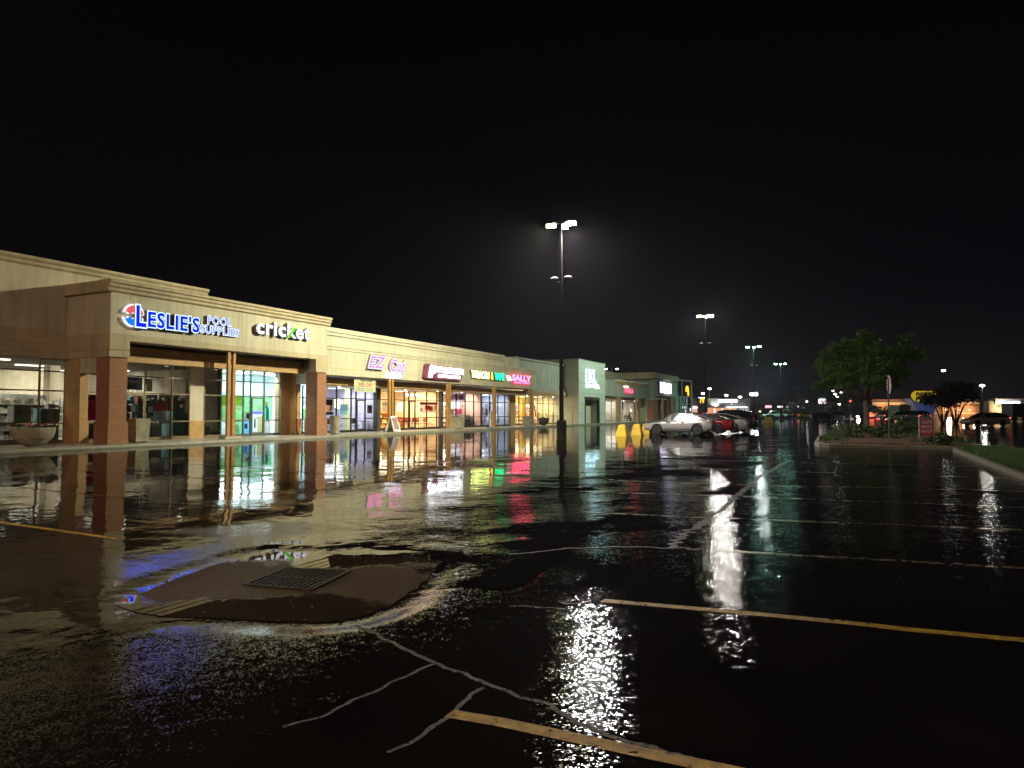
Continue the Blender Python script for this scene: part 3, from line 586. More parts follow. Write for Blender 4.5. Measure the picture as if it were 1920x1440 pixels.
# ================================================================== LAMP POSTS
GRN = (.97, 1.0, .64); WHT = (1.0, .93, .86); TEAL = (.68, 1.0, .70); WARM = (1.0, .70, .44)
def lamp_post(Y, label, X=-15.25, H=12.6, heads=((-.62,0),(.62,0),(0,.5)), low=True, glows=('g','w','w'), lens=60, base=True, z0=0.0):
    r = root('street_lamp', (X, Y, z0), label, 'street lamp', 'parking lot lamp posts')
    if base:
        m = MB(); m.lathe([(.29,-.2),(.29,1.0),(.27,1.03)], n=24); m.build('concrete_base', P('lamp_base_concrete', (.07,.06,.055), .7, bump=.5, var=.35), r, True, smooth=False)
        m = MB(); m.box(-.2,.2,-.2,.2,1.03,1.07)
        for a in (-.15,.15):
            for b in (-.15,.15): m.tube([(a,b,1.07),(a,b,1.14)], .02, 6)
        m.build('base_plate', M['steel'], r, True)
    m = MB(); m.taper(-.1,.1,-.1,.1,1.07 if base else 0,-.055,.055,-.055,.055,H); m.build('pole', M['steel'] if base else M['galv'], r, True)
    for i, (dx, dy) in enumerate(heads):
        d = Vector((dx, dy)).normalized(); n = Vector((-d.y, d.x)); L = Vector((dx, dy)).length
        m = MB(); m.tube([(0,0,H-.08),(d.x*L*.5, d.y*L*.5, H+.02),(d.x*(L-.25), d.y*(L-.25), H+.02)], .035, 6); a = m.build('arm', M['steel'], r, True)
        m = MB(); c = d * L
        def q(a_, b_): v = c + d * a_ + n * b_; return (v.x, v.y)
        P4 = [q(-.3,-.17), q(.3,-.13), q(.3,.13), q(-.3,.17)]
        m.prismZ(P4, H-.02, H+.10); h = m.build('lamp_head', M['steel'], r, True)
        m = MB(); m.prismZ([q(-.25,-.14), q(.26,-.11), q(.26,.11), q(-.25,.14)], H-.2, H-.021)
        m.build('lens', GL[glows[i]] if lens > 30 else M['farglow'], h, True)
    if low:
        for s_ in (-1, 1):
            m = MB(); m.tube([(0,0,9.05),(s_*.22,0,9.12),(s_*.36,0,9.2)], .03, 6); m.build('floodlight_arm', M['steel'], r, True)
            m = MB(); m.blob((s_*.42,0,9.32), .26, (1.05,.7,.55), seed=2, amp=.05); m.build('unlit_floodlight', P('dark_flood_shell', (.02,.02,.02), .7), r, True, smooth=True)
    return r
GL = {'t': E('teal_lamp_lens', (.45,1,.72), 60), 'g': E('greenish_lamp_lens', (.9,1,.5), 40), 'w': E('white_lamp_lens', (1,.97,.95), 160)}
L1 = lamp_post(37.2, 'tallest, nearest lamp post on a round dark concrete base in front of the shops')
lamp('lamp_light', 'SPOT', (-.65, 0, 12.3), 26000, GRN, .22, L1, aim((-1,.05,-.62)), spot=150, blend=.7); lamp('lamp_light', 'SPOT', (.65, 0, 12.3), 17000, WHT, .22, L1, aim((.15,0,-1)), spot=165, blend=1)
L2 = lamp_post(80.3, 'second lamp post, dark pole rising behind the parked cars')
lamp('lamp_light', 'SPOT', (-.65, 0, 12.3), 10500, TEAL, .22, L2, aim((-1,.05,-.62)), spot=150, blend=.7); lamp('lamp_light', 'POINT', (.65, 0, 12.3), 1700, WHT, .22, L2)
L3 = lamp_post(122.2, 'third lamp post with a pale twin head, right of the bright restaurant', glows=('t','t','t'), heads=((-.9,0),(.9,0),(0,.5)))
lamp('lamp_light', 'SPOT', (0, 0, 12.3), 7000, (.40,1,.66), .3, L3, aim((0,0,-1)), spot=168, blend=.8)
L4 = lamp_post(168.5, 'fourth and smallest lamp post of the row, left of the big tree', glows=('t','t','t'), low=False, heads=((-1.0,0),(1.0,0),(0,.5)))
lamp('lamp_light', 'SPOT', (0, 0, 12.3), 7000, (.40,1,.66), .3, L4, aim((0,0,-1)), spot=168, blend=.8)
c = G(1147, 150); L5 = lamp_post(c.y, 'white twin-headed lamp post showing over the shop roof', X=c.x, H=zoff(1147, 691, 150), low=False, base=False, glows=('g','g'), heads=((-1.1,-.5),(1.1,.5)))
# the next lamp of the same row, behind the photographer
L0 = lamp_post(-5, 'warm lamp post of the same row standing behind the viewer', glows=('g','w','w'))
lamp('lamp_light', 'POINT', (0, 0, 12.3), 9000, WARM, .3, L0)

LR = lamp_post(10, 'unseen lamp post added right of the viewer to light lawn and island', X=27, heads=((-.95,0),(.95,0)), glows=('w','w'))  # extra post out of view, added to brighten lawn, island kerb and tree
lamp('lamp_light', 'SPOT', (-.9, 0, 12.3), 8200, (1, .97, .80), .3, LR, aim((-.25,.35,-1)), spot=160, blend=.8)
# ================================================================== SIGNS
def sign(name_label, group=None, loc=(0,0,0), nm='shop_sign', cat='sign'): return root(nm, loc, name_label, cat, group)
# pool shop lettering
sx = -28.97
s1 = sign('blue channel letters with white edges and a red and blue beach ball, on the tower', loc=(sx, 22, 5.8))
ret = P('unlit_letter_return', (.05,.05,.06), .5); retg = P('grey_letter_return', (.30,.30,.31), .5)
def channel(par, parts, d, off, inoff, rim, face, body=None, d0=.02, shear=0):
    """parts: (text, y, z, w, h); unlit return, thin lit rim, optional inner face"""
    a, b_, c = MB(), MB(), MB()
    for t_, y_, z_, w_, h_ in parts:
        text(a, t_, (sx, y_, z_), *FX, w_, h_, d, off, d0, shear=shear, refoff=inoff); text(b_, t_, (sx, y_, z_), *FX, w_, h_, .012, off, d0 + d + .001, shear=shear, refoff=inoff)
        if face: text(c, t_, (sx, y_, z_), *FX, w_, h_, .012, inoff, d0 + d + .016, shear=shear, refoff=inoff)
    a.build('letter_return', body or ret, par); b_.build('letter_rim', rim, par)
    if face: c.build('letter_face', face, par)
channel(s1, [("ESLIE'S", 20.78, 5.42, 2.75, .74), ("L", 20.2, 5.38, .5, .96)], .15, .075, .026, M['halo'], M['blueface'])
def disc_part(cy, cz, r, a0, a1, base, d, wav=0, n=18):
    pts = [(cy + r*math.cos(a0+(a1-a0)*i/n), cz + r*math.sin(a0+(a1-a0)*i/n)) for i in range(n+1)]
    if wav: 
        y0_, y1_ = pts[-1][0], pts[0][0]; z_ = pts[-1][1]
        pts += [(y0_ + (y1_-y0_)*i/12, z_ + wav*math.sin(i*1.6)) for i in range(1, 12)]
    mm = MB(); k = len(pts); vs = [(sx+base, y, z) for y, z in pts] + [(sx+base+d, y, z) for y, z in pts]
    mm.add(vs, [tuple(range(k-1,-1,-1)), tuple(range(k, 2*k))] + [(i, (i+1)%k, (i+1)%k+k, i+k) for i in range(k)]); return mm
disc_part(20.15, 5.88, .50, R_(8), R_(172), .02, .1, .05).build('ball_edge', M['ew1'], s1)
disc_part(20.15, 5.88, .43, R_(10), R_(170), .121, .02, .05).build('ball_top', E('red_sign_face', (1,.12,.14), .9), s1)
disc_part(20.12, 5.84, .50, R_(190), R_(350), .02, .1, .05).build('ball_edge', M['ew1'], s1)
disc_part(20.12, 5.82, .42, R_(192), R_(348), .121, .02, .05).build('ball_bottom', E('sky_blue_sign_face', (.01,.22,1), 1.0), s1)
channel(s1, [("POOL", 24.1, 5.96, 1.45, .38), ("SUPPLIES", 23.68, 5.48, 2.35, .38)], .08, .05, -.006, E('cool_rim', (.75,.85,1), 1.8), E('mid_blue_sign_face', (.04,.14,.9), 1.2))
s2 = sign('thick rounded white lower-case letters with one lime green stroke, over the second entrance', loc=(sx, 29.3, 6))
m = MB()
ex = lambda t_: (lambda v_: (min(q[0] for q in v_), max(q[0] for q in v_)))(text_geo(t_, .022, .5)[0])
channel(s2, [("cricket", 27.15, 5.76, 4.1, .84)], .16, .026, .026, E('crisp_white_face', (.95,.97,1), 1.6), None, retg)
kx = 27.15 + 4.1 * (ex("cric")[1] - ex("cricket")[0]) / (ex("cricket")[1] - ex("cricket")[0]); ke = 27.15 + 4.1 * (ex("crick")[1] - ex("cricket")[0]) / (ex("cricket")[1] - ex("cricket")[0])

m = MB(); m.add([(sx+b, y, z) for b in (.192,.22) for y, z in ((kx+.02,5.76),(kx+.24,5.76),(ke+.02,6.38),(ke-.20,6.38))], [(0,3,2,1),(4,5,6,7),(0,1,5,4),(1,2,6,5),(2,3,7,6),(3,0,4,7)]); m.build('green_stroke', E('lime_sign_face', (.25,.9,.05), 1.0), s2)
# salon sign
sx = XM
s3 = sign('pink and white script salon lettering over a white pill-shaped box', loc=(sx, 39.5, 4.8))
pk = E('pink_sign_face', (1,.07,.30), 3.6)
for t_, y_, z_, w_, h_ in (("EZ", 37.35, 4.55, 1.75, .78), ("Cut", 39.75, 4.42, 1.75, .85)):
    channel(s3, [(t_, y_, z_, w_, h_)], .14, .085, .0, M['ew1'], pk, retg, .03, .3)
def pill(y0_, y1_, z0_, z1_, base, d):
    r = (z1_-z0_)/2; zc = (z0_+z1_)/2; pts = [(y1_-r+r*math.cos(a), zc+r*math.sin(a)) for a in [R_(-90+18*i) for i in range(11)]] + [(y0_+r+r*math.cos(a), zc+r*math.sin(a)) for a in [R_(90+18*i) for i in range(11)]]
    mm = MB(); k = len(pts); mm.add([(sx+base,y,z) for y,z in pts]+[(sx+base+d,y,z) for y,z in pts], [tuple(range(k-1,-1,-1)), tuple(range(k,2*k))]+[(i,(i+1)%k,(i+1)%k+k,i+k) for i in range(k)]); return mm
pill(39.35, 41.2, 3.93, 4.33, .02, .14).build('pill_box', M['ew'], s3)
m = MB(); text(m, "& SALON", (sx, 39.6, 4.05), *FX, 1.35, .16, .01, .0, .161); m.build('small_lettering', P('grey_lettering', (.35,.35,.35), .5), s3)
# sandwich shop sign
s4 = sign('maroon box sign with a big glowing white P and two rows of white lettering', loc=(sx, 47, 4.7))
m = MB(); z0_, z1_ = 4.10, 5.22
m.add([(sx+b, y, z) for b in (.02, .24) for y, z in ((43.9,z0_+.08),(44.15,z0_),(49.2,z0_),(49.45,z0_+.2),(49.75,z0_+.85),(49.65,z1_-.1),(45.5,z1_-.05),(45.3,z1_+.02),(44.3,z1_),(44.1,z1_-.15))],
      [tuple(range(9,-1,-1)), tuple(range(10,20))] + [(i,(i+1)%10,(i+1)%10+10,i+10) for i in range(10)])
m.build('sign_box', P('maroon_paint', (.20,.045,.07), .5), s4)
m = MB(); text(m, "P", (sx, 44.45, 4.22), *FX, 1.25, .92, .05, .09, .242, shear=.2); text(m, "ENN STATION", (sx, 45.9, 4.63), *FX, 3.75, .46, .05, .022, .242, shear=.1)
text(m, "EAST COAST SUBS", (sx, 45.85, 4.27), *FX, 3.3, .22, .05, .015, .242, shear=.1); m.build('letters', E('bright_white_sign', (.86,.92,1), 9), s4)
# tobacco shop sign
s5 = sign('green and white channel letters reading tobacco and vape with an amber ampersand', loc=(sx, 54, 4.7))
for t_, y_, w_, c1 in (("TOBACCO", 51.15, 3.25, (.80,1,.25)), ("&", 54.7, .42, (1,.35,.01)), ("VAPE", 55.4, 1.85, (.01,1,.30))):
    m = MB(); text(m, t_, (sx, y_, 4.45), *FX, w_, .66, .16, .05, .02, refoff=.045); m.build('letter_body', P('dark_letter_return', (.01,.03,.015), .5), s5)
    m = MB(); text(m, t_, (sx, y_, 4.45), *FX, w_, .66, .03, .018, .182, refoff=.045); m.build('letter_face', E('letter_face_' + t_, c1, 8.0 if t_ != 'VAPE' else 5), s5)
# beauty shop sign
s6 = sign('hot red and pink channel letters with a small ribbon emblem at their left end', loc=(sx, 61, 4.7))
rd = E('red_letter_glow', (1,.008,.07), 2.4); rw = E('pink_white_letter_face', (1,.07,.14), 12)
m = MB(); text(m, "SALLY", (sx, 59.05, 4.55), *FX, 4.1, .58, .14, .055, .02, refoff=.03); text(m, "BEAUTY SUPPLY", (sx, 59.5, 4.31), *FX, 3.5, .17, .14, .05, .02, refoff=.03); m.build('letter_body', rd, s6)
m = MB(); text(m, "SALLY", (sx, 59.05, 4.55), *FX, 4.1, .58, .03, .042, .162, refoff=.03); m.build('letter_face', rw, s6)
m = MB(); text(m, "BEAUTY SUPPLY", (sx, 59.5, 4.31), *FX, 3.5, .17, .02, .0, .162); m.build('small_lettering', rw, s6)
m = MB(); m.add([(sx+b, y, z) for b in (.02, .2) for y, z in ((57.9,4.98),(58.65,4.98),(58.95,4.5),(58.3,4.5))], [(3,2,1,0),(4,5,6,7),(0,1,5,4),(1,2,6,5),(2,3,7,6),(3,0,4,7)]); m.build('emblem', E('emblem_face', (1,.62,.62), 1.8), s6)
# panel block letters
sx = XD; y0_ = onX(1098, 700, sx)[0]; y1_ = onX(1117, 700, sx)[0]; yl1 = onX(1123, 730, sx)[0]
zA = onX(1105, 693, sx)[1]; zB = onX(1105, 717.5, sx)[1]; zC = onX(1105, 727, sx)[1]
s7 = sign('tall white three-letter outline sign with BIG + TALL under it on the pale cube', loc=(sx, 79, 5.6))
m = MB(); text(m, "DXL", (sx, y0_, zB), *FX, y1_ - y0_, zA - zB, .1, .035, .02); m.build('letters', E('cool_white_letters', (.5,.85,1), 4), s7)
m = MB(); text(m, "DXL", (sx, y0_, zB), *FX, y1_ - y0_, zA - zB, .02, .0, .121, refoff=.035); m.build('letter_core', P('grey_letter_core', (.25,.33,.33), .5), s7)
m = MB(); text(m, "BIG + TALL", (sx, y0_, zC), *FX, yl1 - y0_, (zB - zC) * .75, .08, .03, .02); m.build('small_lettering', E('cool_white_letters_small', (.5,.85,1), 4), s7)
# nails sign
sx = XN; yq = onX(1169, 725, sx)[0]; yr = onX(1177, 725, sx)[0]; yt = onX(1185, 735, sx)[0]
s8 = sign('small red NAILS sign with a pale green plate above it on the long fascia', loc=(sx, 94, 4.7))
m = MB(); m.box(sx+.02, sx+.14, yq, yr+.1, 4.98, 5.26); m.build('name_plate', E('pale_green_plate', (.75,1,.85), 1.8), s8)
m = MB(); text(m, "TODAY", (sx, yq+.15, 5.05), *FX, (yr-yq)*.8, .14, .01, 0, .141); m.build('plate_lettering', M['tan'], s8)
m = MB(); text(m, "NAILS", (sx, yq+.55, 4.28), *FX, yt-yq-.6, .58, .12, .06, .02, refoff=.03); m.build('letter_body', rd, s8)
m = MB(); text(m, "NAILS", (sx, yq+.55, 4.28), *FX, yt-yq-.6, .58, .02, .02, .142, refoff=.03); m.build('letter_face', E('nails_face', (1,.06,.08), 6), s8)
# corner tower sign: two light boxes
sx = XE; ya_, yb_, yc_, yd_ = [onX(v, 720, sx)[0] for v in (1233.5, 1242, 1243.3, 1256.2)]
s9 = sign('pair of bright light boxes, a narrow blue and pink one beside a broad white one', loc=(sx, 113, 5.5))
m = MB(); m.box(sx+.02, sx+.3, ya_, yb_, 4.55, 6.45); m.build('sign_box', P('navy_can', (.01,.015,.05), .5), s9)
m = MB(); m.box(sx+.301, sx+.33, ya_+.15, yb_-.12, 5.55, 6.38); m.build('blue_panel', E('pale_blue_panel', (.5,.62,1), 3), s9)
m = MB(); m.box(sx+.301, sx+.33, ya_+.15, yb_-.12, 4.63, 5.53); m.build('pink_panel', E('pale_pink_panel', (1,.6,.85), 2.2), s9)
m = MB(); text(m, "MATH", (sx, ya_+.5, 5.95), *FX, (yb_-ya_)*.55, .16, .01, 0, .331); m.build('panel_lettering', M['steel'], s9)
m = MB(); m.box(sx+.02, sx+.25, yc_, yd_, 5.53, 6.33); m.box(sx+.02, sx+.25, yc_+.3, yd_, 4.62, 5.45); m.build('white_box', M['ew'], s9)
# ================================================================== CANOPY DOWNLIGHTS (recessed in the soffits)
def downlight(par, x, y, z, power, col=(1,.95,.88), vis=True):
    m = MB(); m.lathe([(.13,0),(.13,-.02),(.09,-.035)], (x, y, z), 14); o = m.build('downlight', M['galv'], par)
    m = MB(); m.lathe([(.085,-.036),(.085,-.05)], (x, y, z), 12); m.build('lens', M['down'], o)
    l = lamp('downlight_light', 'SPOT', Vector((x, y, z - .09)) - par.location, power, col, .06, par, (0, 0, 0), spot=125)
for y, p in ((21.3, 60), (24.4, 130), (27.5, 130), (30.4, 170)): downlight(bT, -30.95, y, 3.98, p)
for y, p in ((36.4, 60), (44.0, 90), (48.6, 90), (52.5, 80), (58.5, 60), (66.0, 90), (69.5, 90), (73, 80)): downlight(bM, -30.95, y, 3.29, p, (1,.9,.72))
for y, p in ((97.0, 150), (99.6, 100), (105.3, 150)): downlight(bN, -30.9, y, 3.28, p)
downlight(bE, -29.6, 112.6, 4.1, 120, (1,.85,.6)); downlight(bE, -30.4, 108.9, 4.1, 120)

# ================================================================== POSTERS, CARTONS, SHOP CONTENTS
def poster(label, Y_a, Y_b, Z_a, Z_b, col, txts=(), X=None, group=None, tr=.4, cat='poster', extra=None, tcol=(.85,.85,.82), name='window_poster'):
    X = X if X is not None else XG - .03
    r = root(name, (X, (Y_a+Y_b)/2, Z_a), label, cat, group)
    m = MB(); m.add([(X,Y_a,Z_a),(X,Y_b,Z_a),(X,Y_b,Z_b),(X,Y_a,Z_b)], [(0,1,2,3)]); m.build('sheet', poster_mat('poster_sheet', col, tr), r)
    for (y0, z0, y1, z1, c) in (extra or ()):
        a_, b_ = Y_a+(Y_b-Y_a)*y0, Y_a+(Y_b-Y_a)*y1; c_, d_ = Z_a+(Z_b-Z_a)*z0, Z_a+(Z_b-Z_a)*z1; m = MB(); m.add([(X+.003,a_,c_),(X+.003,b_,c_),(X+.003,b_,d_),(X+.003,a_,d_)], [(0,1,2,3)]); m.build('printed_block', poster_mat('print', c, tr), r)
    if txts:
        byc = {}
        for q in txts: byc.setdefault(q[5] if len(q) > 5 else tcol, []).append(q)
        for c, qs in byc.items():
            m = MB()
            for q in qs: text(m, q[0], (X, Y_a+(Y_b-Y_a)*q[1], Z_a+(Z_b-Z_a)*q[2]), *FX, (Y_b-Y_a)*q[3], (Z_b-Z_a)*q[4], .002, .02, .0035)
            m.build('lettering', poster_mat('print', c, .1), r)
    return r
RED_ = (.55,.03,.05); WH_ = (.8,.8,.78); BL_ = (.03,.25,.6)
# pool shop
poster('crimson markdown poster with orange 25 percent, glimpsed between pier and brick column', 19.66, 20.44, 1.15, 2.35, (.50,.01,.07),
       [("CHEMICAL", .1, .62, .75, .09), ("MARKDOWNS", .1, .5, .75, .09), ("25%", .1, .17, .75, .26, (.9,.35,.05)), ("OFF", .5, .06, .3, .08)], extra=[(0,.78,1,1,(.7,.75,.78))], tr=.5)
poster('red square sign reading EARN POINTS in the pool shop window', 23.28, 23.95, 1.62, 2.05, (.55,.06,.06), [("EARN", .12, .52, .76, .34), ("POINTS", .12, .1, .76, .3)], tr=.3)
poster('grey notice with a few dark lines hung under the red square sign', 23.22, 23.95, 1.12, 1.58, (.45,.47,.5), [("POOL HELP", .2, .62, .6, .14, (.05,.07,.2)), ("REWARDS", .25, .2, .5, .12, (.05,.07,.2))], tr=.3)
poster('small white paper taped on the pool shop door glass', 22.02, 22.25, 1.55, 1.9, (.55,.65,.75), name='paper_notice', cat='notice', tr=.3, X=XG-.03)
poster('pale green paper notice beside the door, left of the red square sign', 22.95, 23.18, 1.55, 1.82, (.5,.6,.58), name='paper_notice', cat='notice', tr=.3)
poster('blue and white pool picture poster above the pool shop door', 21.35, 22.6, 2.62, 3.25, (.40,.5,.55), extra=[(0,.8,.8,1,(.03,.2,.6)),(.3,0,.75,.6,(.55,.52,.48))], tr=.35)
poster('narrow white picture poster beside the one over the pool shop door', 22.82, 23.15, 2.58, 3.2, (.5,.56,.58), tr=.35)
m = MB(); text(m, "159", (XG+.012, 21.75, 2.52), *FX, .5, .12, .004, .02); tag(m.build('street_number', M['whitev']), 'white street number 159 on the glass above the pool shop door', 'number')
def carton(x, y, z, w, d, h, label, mat, brand=True, grp='cartons stacked in the pool shop window'):
    r = root('pool_carton', (x, y, z), label, 'carton', grp)
    m = MB(); m.box(-d, 0, -w/2, w/2, 0, h); m.build('box', mat, r, True)
    if brand:
        m = MB(); m.box(.001, .004, -w*.42, w*.15, h*.5, h*.85); m.build('printed_panel', poster_mat('carton_print', (.12,.5,.6), .0), r, True)
        m = MB(); text(m, "SWIM", (.002, -w*.1, h*.18), *FX, w*.42, h*.2, .004, .03); m.build('lettering', P('navy_print', (.02,.04,.12), .6), r, True)
cb = P('blue_carton', (.28,.58,.68), .6, var=.5, vs=3.5); cw = P('white_carton', (.7,.74,.72), .7, var=.3, vs=3)
carton(XG-.25, 24.78, 1.12, .9, .6, .48, 'upper blue carton right of the red square sign, on the window shelf', cb)
carton(XG-.25, 24.78, .2, .9, .6, .75, 'lower blue carton by the white wall panel, at floor level', cb)
carton(XG-.28, 22.95+.1, .2, .62, .5, .78, 'blue carton at floor level right of the pool shop door', cb)
carton(XG-.3, 23.68, .2, .5, .5, .74, 'plain white carton at floor level between two blue ones', cw, False)
carton(XA-.25, 18.45, 1.1, .26, .5, .6, 'blue picture carton left in the stack behind the far left glass', cb, False, 'cartons behind the far left glass')
carton(XA-.25, 18.73, 1.1, .28, .5, .6, 'white carton between two blue ones behind the far left glass', cw, False, 'cartons behind the far left glass')
carton(XA-.25, 19.02, 1.1, .26, .5, .6, 'blue picture carton nearest the brick pier behind the far left glass', cb, False, 'cartons behind the far left glass')
carton(XA-.3, 17.6, 1.1, .7, .5, .72, 'broad white carton left of the mullion behind the far left glass', cw, False, 'cartons behind the far left glass')
carton(XA-.3, 18.7, .2, .85, .5, .76, 'large blue and white carton on the floor behind the flower bowl', cb, False, 'cartons behind the far left glass')
carton(XA-.3, 18.82, 1.71, .3, .3, .2, 'small white box on top of the carton row behind the far left glass', cw, False, 'cartons behind the far left glass')
carton(XG-.3, 26.7, .2, .35, .5, .55, 'blue carton behind the narrow dark pane right of the white wall panel', cb, False)
# shelving units with goods
def shelf_unit(x, y0, y1, z1, label, cols, n=4, seed=1, face=0, dens=1.0):
    rnd = random.Random(seed); r = root('display_shelf', (x, (y0+y1)/2, .16), label, 'shelf', None)
    m = MB(); m.box(x-.5, x-.46, y0, y1, .16, z1)
    zs = [.25 + (z1 - .35) * i / n for i in range(n)]
    for z in zs: m.box(x-.46, x, y0, y1, z, z+.03)
    m.build('rack', P('shelf_metal', (.3,.3,.3), .5), r)
    bs = {}
    for z in zs:
        y = y0 + .04
        while y < y1 - .12:
            w = rnd.uniform(.07, .22); c = rnd.randrange(len(cols)); h = min((z1-.35)/n - .08, rnd.uniform(.16, .4))
            if rnd.random() < dens: bs.setdefault(c, MB()).box(x-.35, x-rnd.uniform(.02,.1), y, y+w, z+.031, z+.031+h)
            y += w + .015
    for c, mm in bs.items(): tag(mm.build('packed_goods', P('goods', cols[c], .5, var=.5, vs=8), r), kind='stuff')
mix1 = [(.3,.28,.25),(.08,.1,.12),(.35,.33,.3),(.2,.1,.08),(.1,.2,.3)]
for i, (a, b) in enumerate(((13.5,16.6),(17.2,19.6),(19.8,21.6))): shelf_unit(XA-2.2 - .9*i, a, b, 2.4, ('wide shelf of pale stock deep inside the far left shop', 'middle shelf of stock inside the far left shop', 'shelf of pale stock behind the carton row in the far left shop')[i], [(.5,.46,.38),(.4,.38,.3),(.2,.18,.15),(.5,.5,.5)], 5, i)
for i, (a, b) in enumerate(((22.4,24.0),(24.2,25.7),(25.8,27.1))): shelf_unit(XG-2.6, a, b, 2.5, ('shelf of dark bottles behind the pool shop door', 'shelf of mixed bottles behind the red square sign', 'shelf of goods behind the white wall panel')[i], mix1, 5, 10+i)
shelf_unit(XG-.5, 19.7, 20.9, 1.1, 'low black rack of white-labelled jugs under the crimson poster', [(.02,.02,.02),(.5,.5,.5),(.03,.05,.05)], 2, 5)
yc_ = onX(97, 740, -36.6)[0]; m = MB(); m.box(-36.9, -36.35, yc_-.25, yc_+.25, .16, 3.9); m.build('room_column', M['stucco_light'], bA)
# phone shop posters
GR_ = (.24,.52,.2); YG_ = (.5,.62,.12)
poster('tall green sale poster left of the ochre post in the phone shop', 27.42, 27.95, 1.1, 2.44, GR_, extra=[(0,.6,1,1,YG_)], tr=.65)
poster('green and lime poster with white 5G right of the ochre post', 28.05, 28.85, 1.1, 2.44, GR_, [("New plans", .08, .86, .8, .06, (.05,.1,.02)), ("5G", .1, .42, .7, .2), ("FREE", .1, -.08, .7, .08, (.02,.05,.02))], extra=[(0,.6,1,1,YG_)], tr=.65)
poster('green lower poster with a white phone picture by the ochre post', 28.1, 28.85, .3, 1.02, (.28,.62,.3), extra=[(.25,.1,.75,.75,(.7,.75,.8))], tr=.6)
poster('green poster reading Santa in white left of the phone shop door', 28.95, 29.4, 1.1, 2.44, (.22,.52,.28), [("Santa", .05, .55, .9, .08), ("5G", .25, .75, .5, .1)], extra=[(0,0,1,.35,(.7,.72,.75)),(.5,.05,.95,.28,(.02,.03,.04))], tr=.6)
poster('blue round picture poster low beside the phone shop door', 28.95, 29.4, .3, 1.02, (.15,.42,.75), extra=[(.2,.4,.7,.8,(.05,.1,.2))], tr=.6)
poster('green upper poster on the phone shop door glass', 29.5, 30.4, 1.62, 2.4, (.26,.6,.28), extra=[(.55,0,.85,.35,(.75,.78,.8))], tr=.6)
poster('white poster with a dark phone picture on the lower door glass of the phone shop', 29.5, 30.0, .4, 1.3, (.7,.78,.8), extra=[(.5,.25,.75,.85,(.05,.15,.12))], tr=.6)
poster('violet banner strip across the phone shop door', 29.5, 30.35, 1.42, 1.6, (.16,.18,.6), tr=.5)
poster('yellow and tan stripe poster at the foot of the phone shop door', 30.03, 30.42, .35, 1.3, (.55,.5,.25), tr=.5)
poster('green mural of an arm in a blue sleeve right of the phone shop door', 30.52, 31.15, 1.1, 2.44, (.24,.56,.28), extra=[(.2,0,.6,.5,(.01,.25,.6)),(.1,.5,.45,.62,(.01,.25,.6)),(.1,.62,.42,.8,(.65,.5,.15))], tr=.65)
poster('white round emblem decal above the phone shop door', 29.0, 30.4, 2.55, 3.22, (.66,.74,.8), [("SUNRISE", .3, .42, .4, .1, (.1,.12,.15))], tr=.65)
poster('green price poster in the phone shop side window', 33.72, 34.15, 1.15, 1.75, GR_, tr=.55)
poster('blue price poster in the phone shop side window', 34.2, 34.95, 1.3, 1.85, (.02,.25,.7), tr=.55)
poster('grey header poster over the blue and green price posters', 33.72, 35.0, 1.95, 2.42, (.5,.6,.62), [("Choose your plan", .05, .3, .85, .2, (.05,.1,.15))], tr=.6)
# shopping cart by tower end
# salon
poster('portrait poster of a dark-haired haircut model in the salon window', 35.7, 36.75, 1.35, 2.45, (.60,.56,.54), extra=[(.25,.18,.75,.62,(.62,.28,.15)),(.2,.6,.8,.95,(.02,.015,.015)),(.1,0,.9,.18,(.03,.04,.12))], tr=.35)
poster('pale teal price list in the salon window', 37.3, 38.1, 1.35, 2.1, (.25,.45,.5), tr=.4)
poster('small framed pink and green picture poster right of the salon door', 40.25, 40.85, 1.45, 2.05, (.25,.2,.2), extra=[(.3,.1,.7,.6,(.5,.1,.25)),(.1,.6,.9,.9,(.2,.3,.2))], tr=.35)
bn = poster('yellow hanging banner with red 50% OFF and black heading', 36.4, 38.7, 2.9, 3.72, (.55,.52,.36), [("GRAND OPENING", .28, .86, .55, .12, (.02,.03,.02)), ("50% OFF", .2, .42, .62, .32, (.55,.08,.04)), ("ALL HAIRCUTS TODAY", .1, .24, .35, .08, (.1,.2,.12)), ("KIDS  SENIORS", .55, .24, .35, .08, (.1,.2,.12)), ("COLOR  PERM", .1, .08, .35, .08, (.1,.2,.12)), ("WALK INS", .55, .08, .35, .08, (.1,.2,.12))], X=-29.7, name='hanging_banner', cat='banner', tr=.1)
bsup = MB(); bsup.tube([(-29.7,36.6,3.72),(-29.7,36.6,3.9)], .006, 5); bsup.tube([(-29.7,38.5,3.72),(-29.7,38.5,3.9)], .006, 5); bsup.build('hanging_cord', M['steel'], bn)
def globe(label, x, y, z, r, col, s, grp=None):
    o = root('pendant_lamp', (x, y, z), label, 'lamp', grp); m = MB(); m.blob((0,0,0), r, amp=0, n=14); m.build('shade', E('glowing_shade', col, s), o, True, smooth=True)
    m = MB(); m.tube([(0,0,r*.9),(0,0,3.27-z)], .012, 5); m.build('cord', M['steel'], o, True)
globe('large round yellow-white paper lantern lit inside the salon', XG-1.6, 38.9, 2.15, .36, (1,1,.55), 3.5)
m = MB(); m.box(XG-1.2, XG-1.0, 39.2, 39.45, .16, 3.28); tag(m.build('salon_pillar', P('yellow_green_pillar', (.6,.65,.25), .6)), 'slim yellow-green pillar inside the salon', 'pillar')
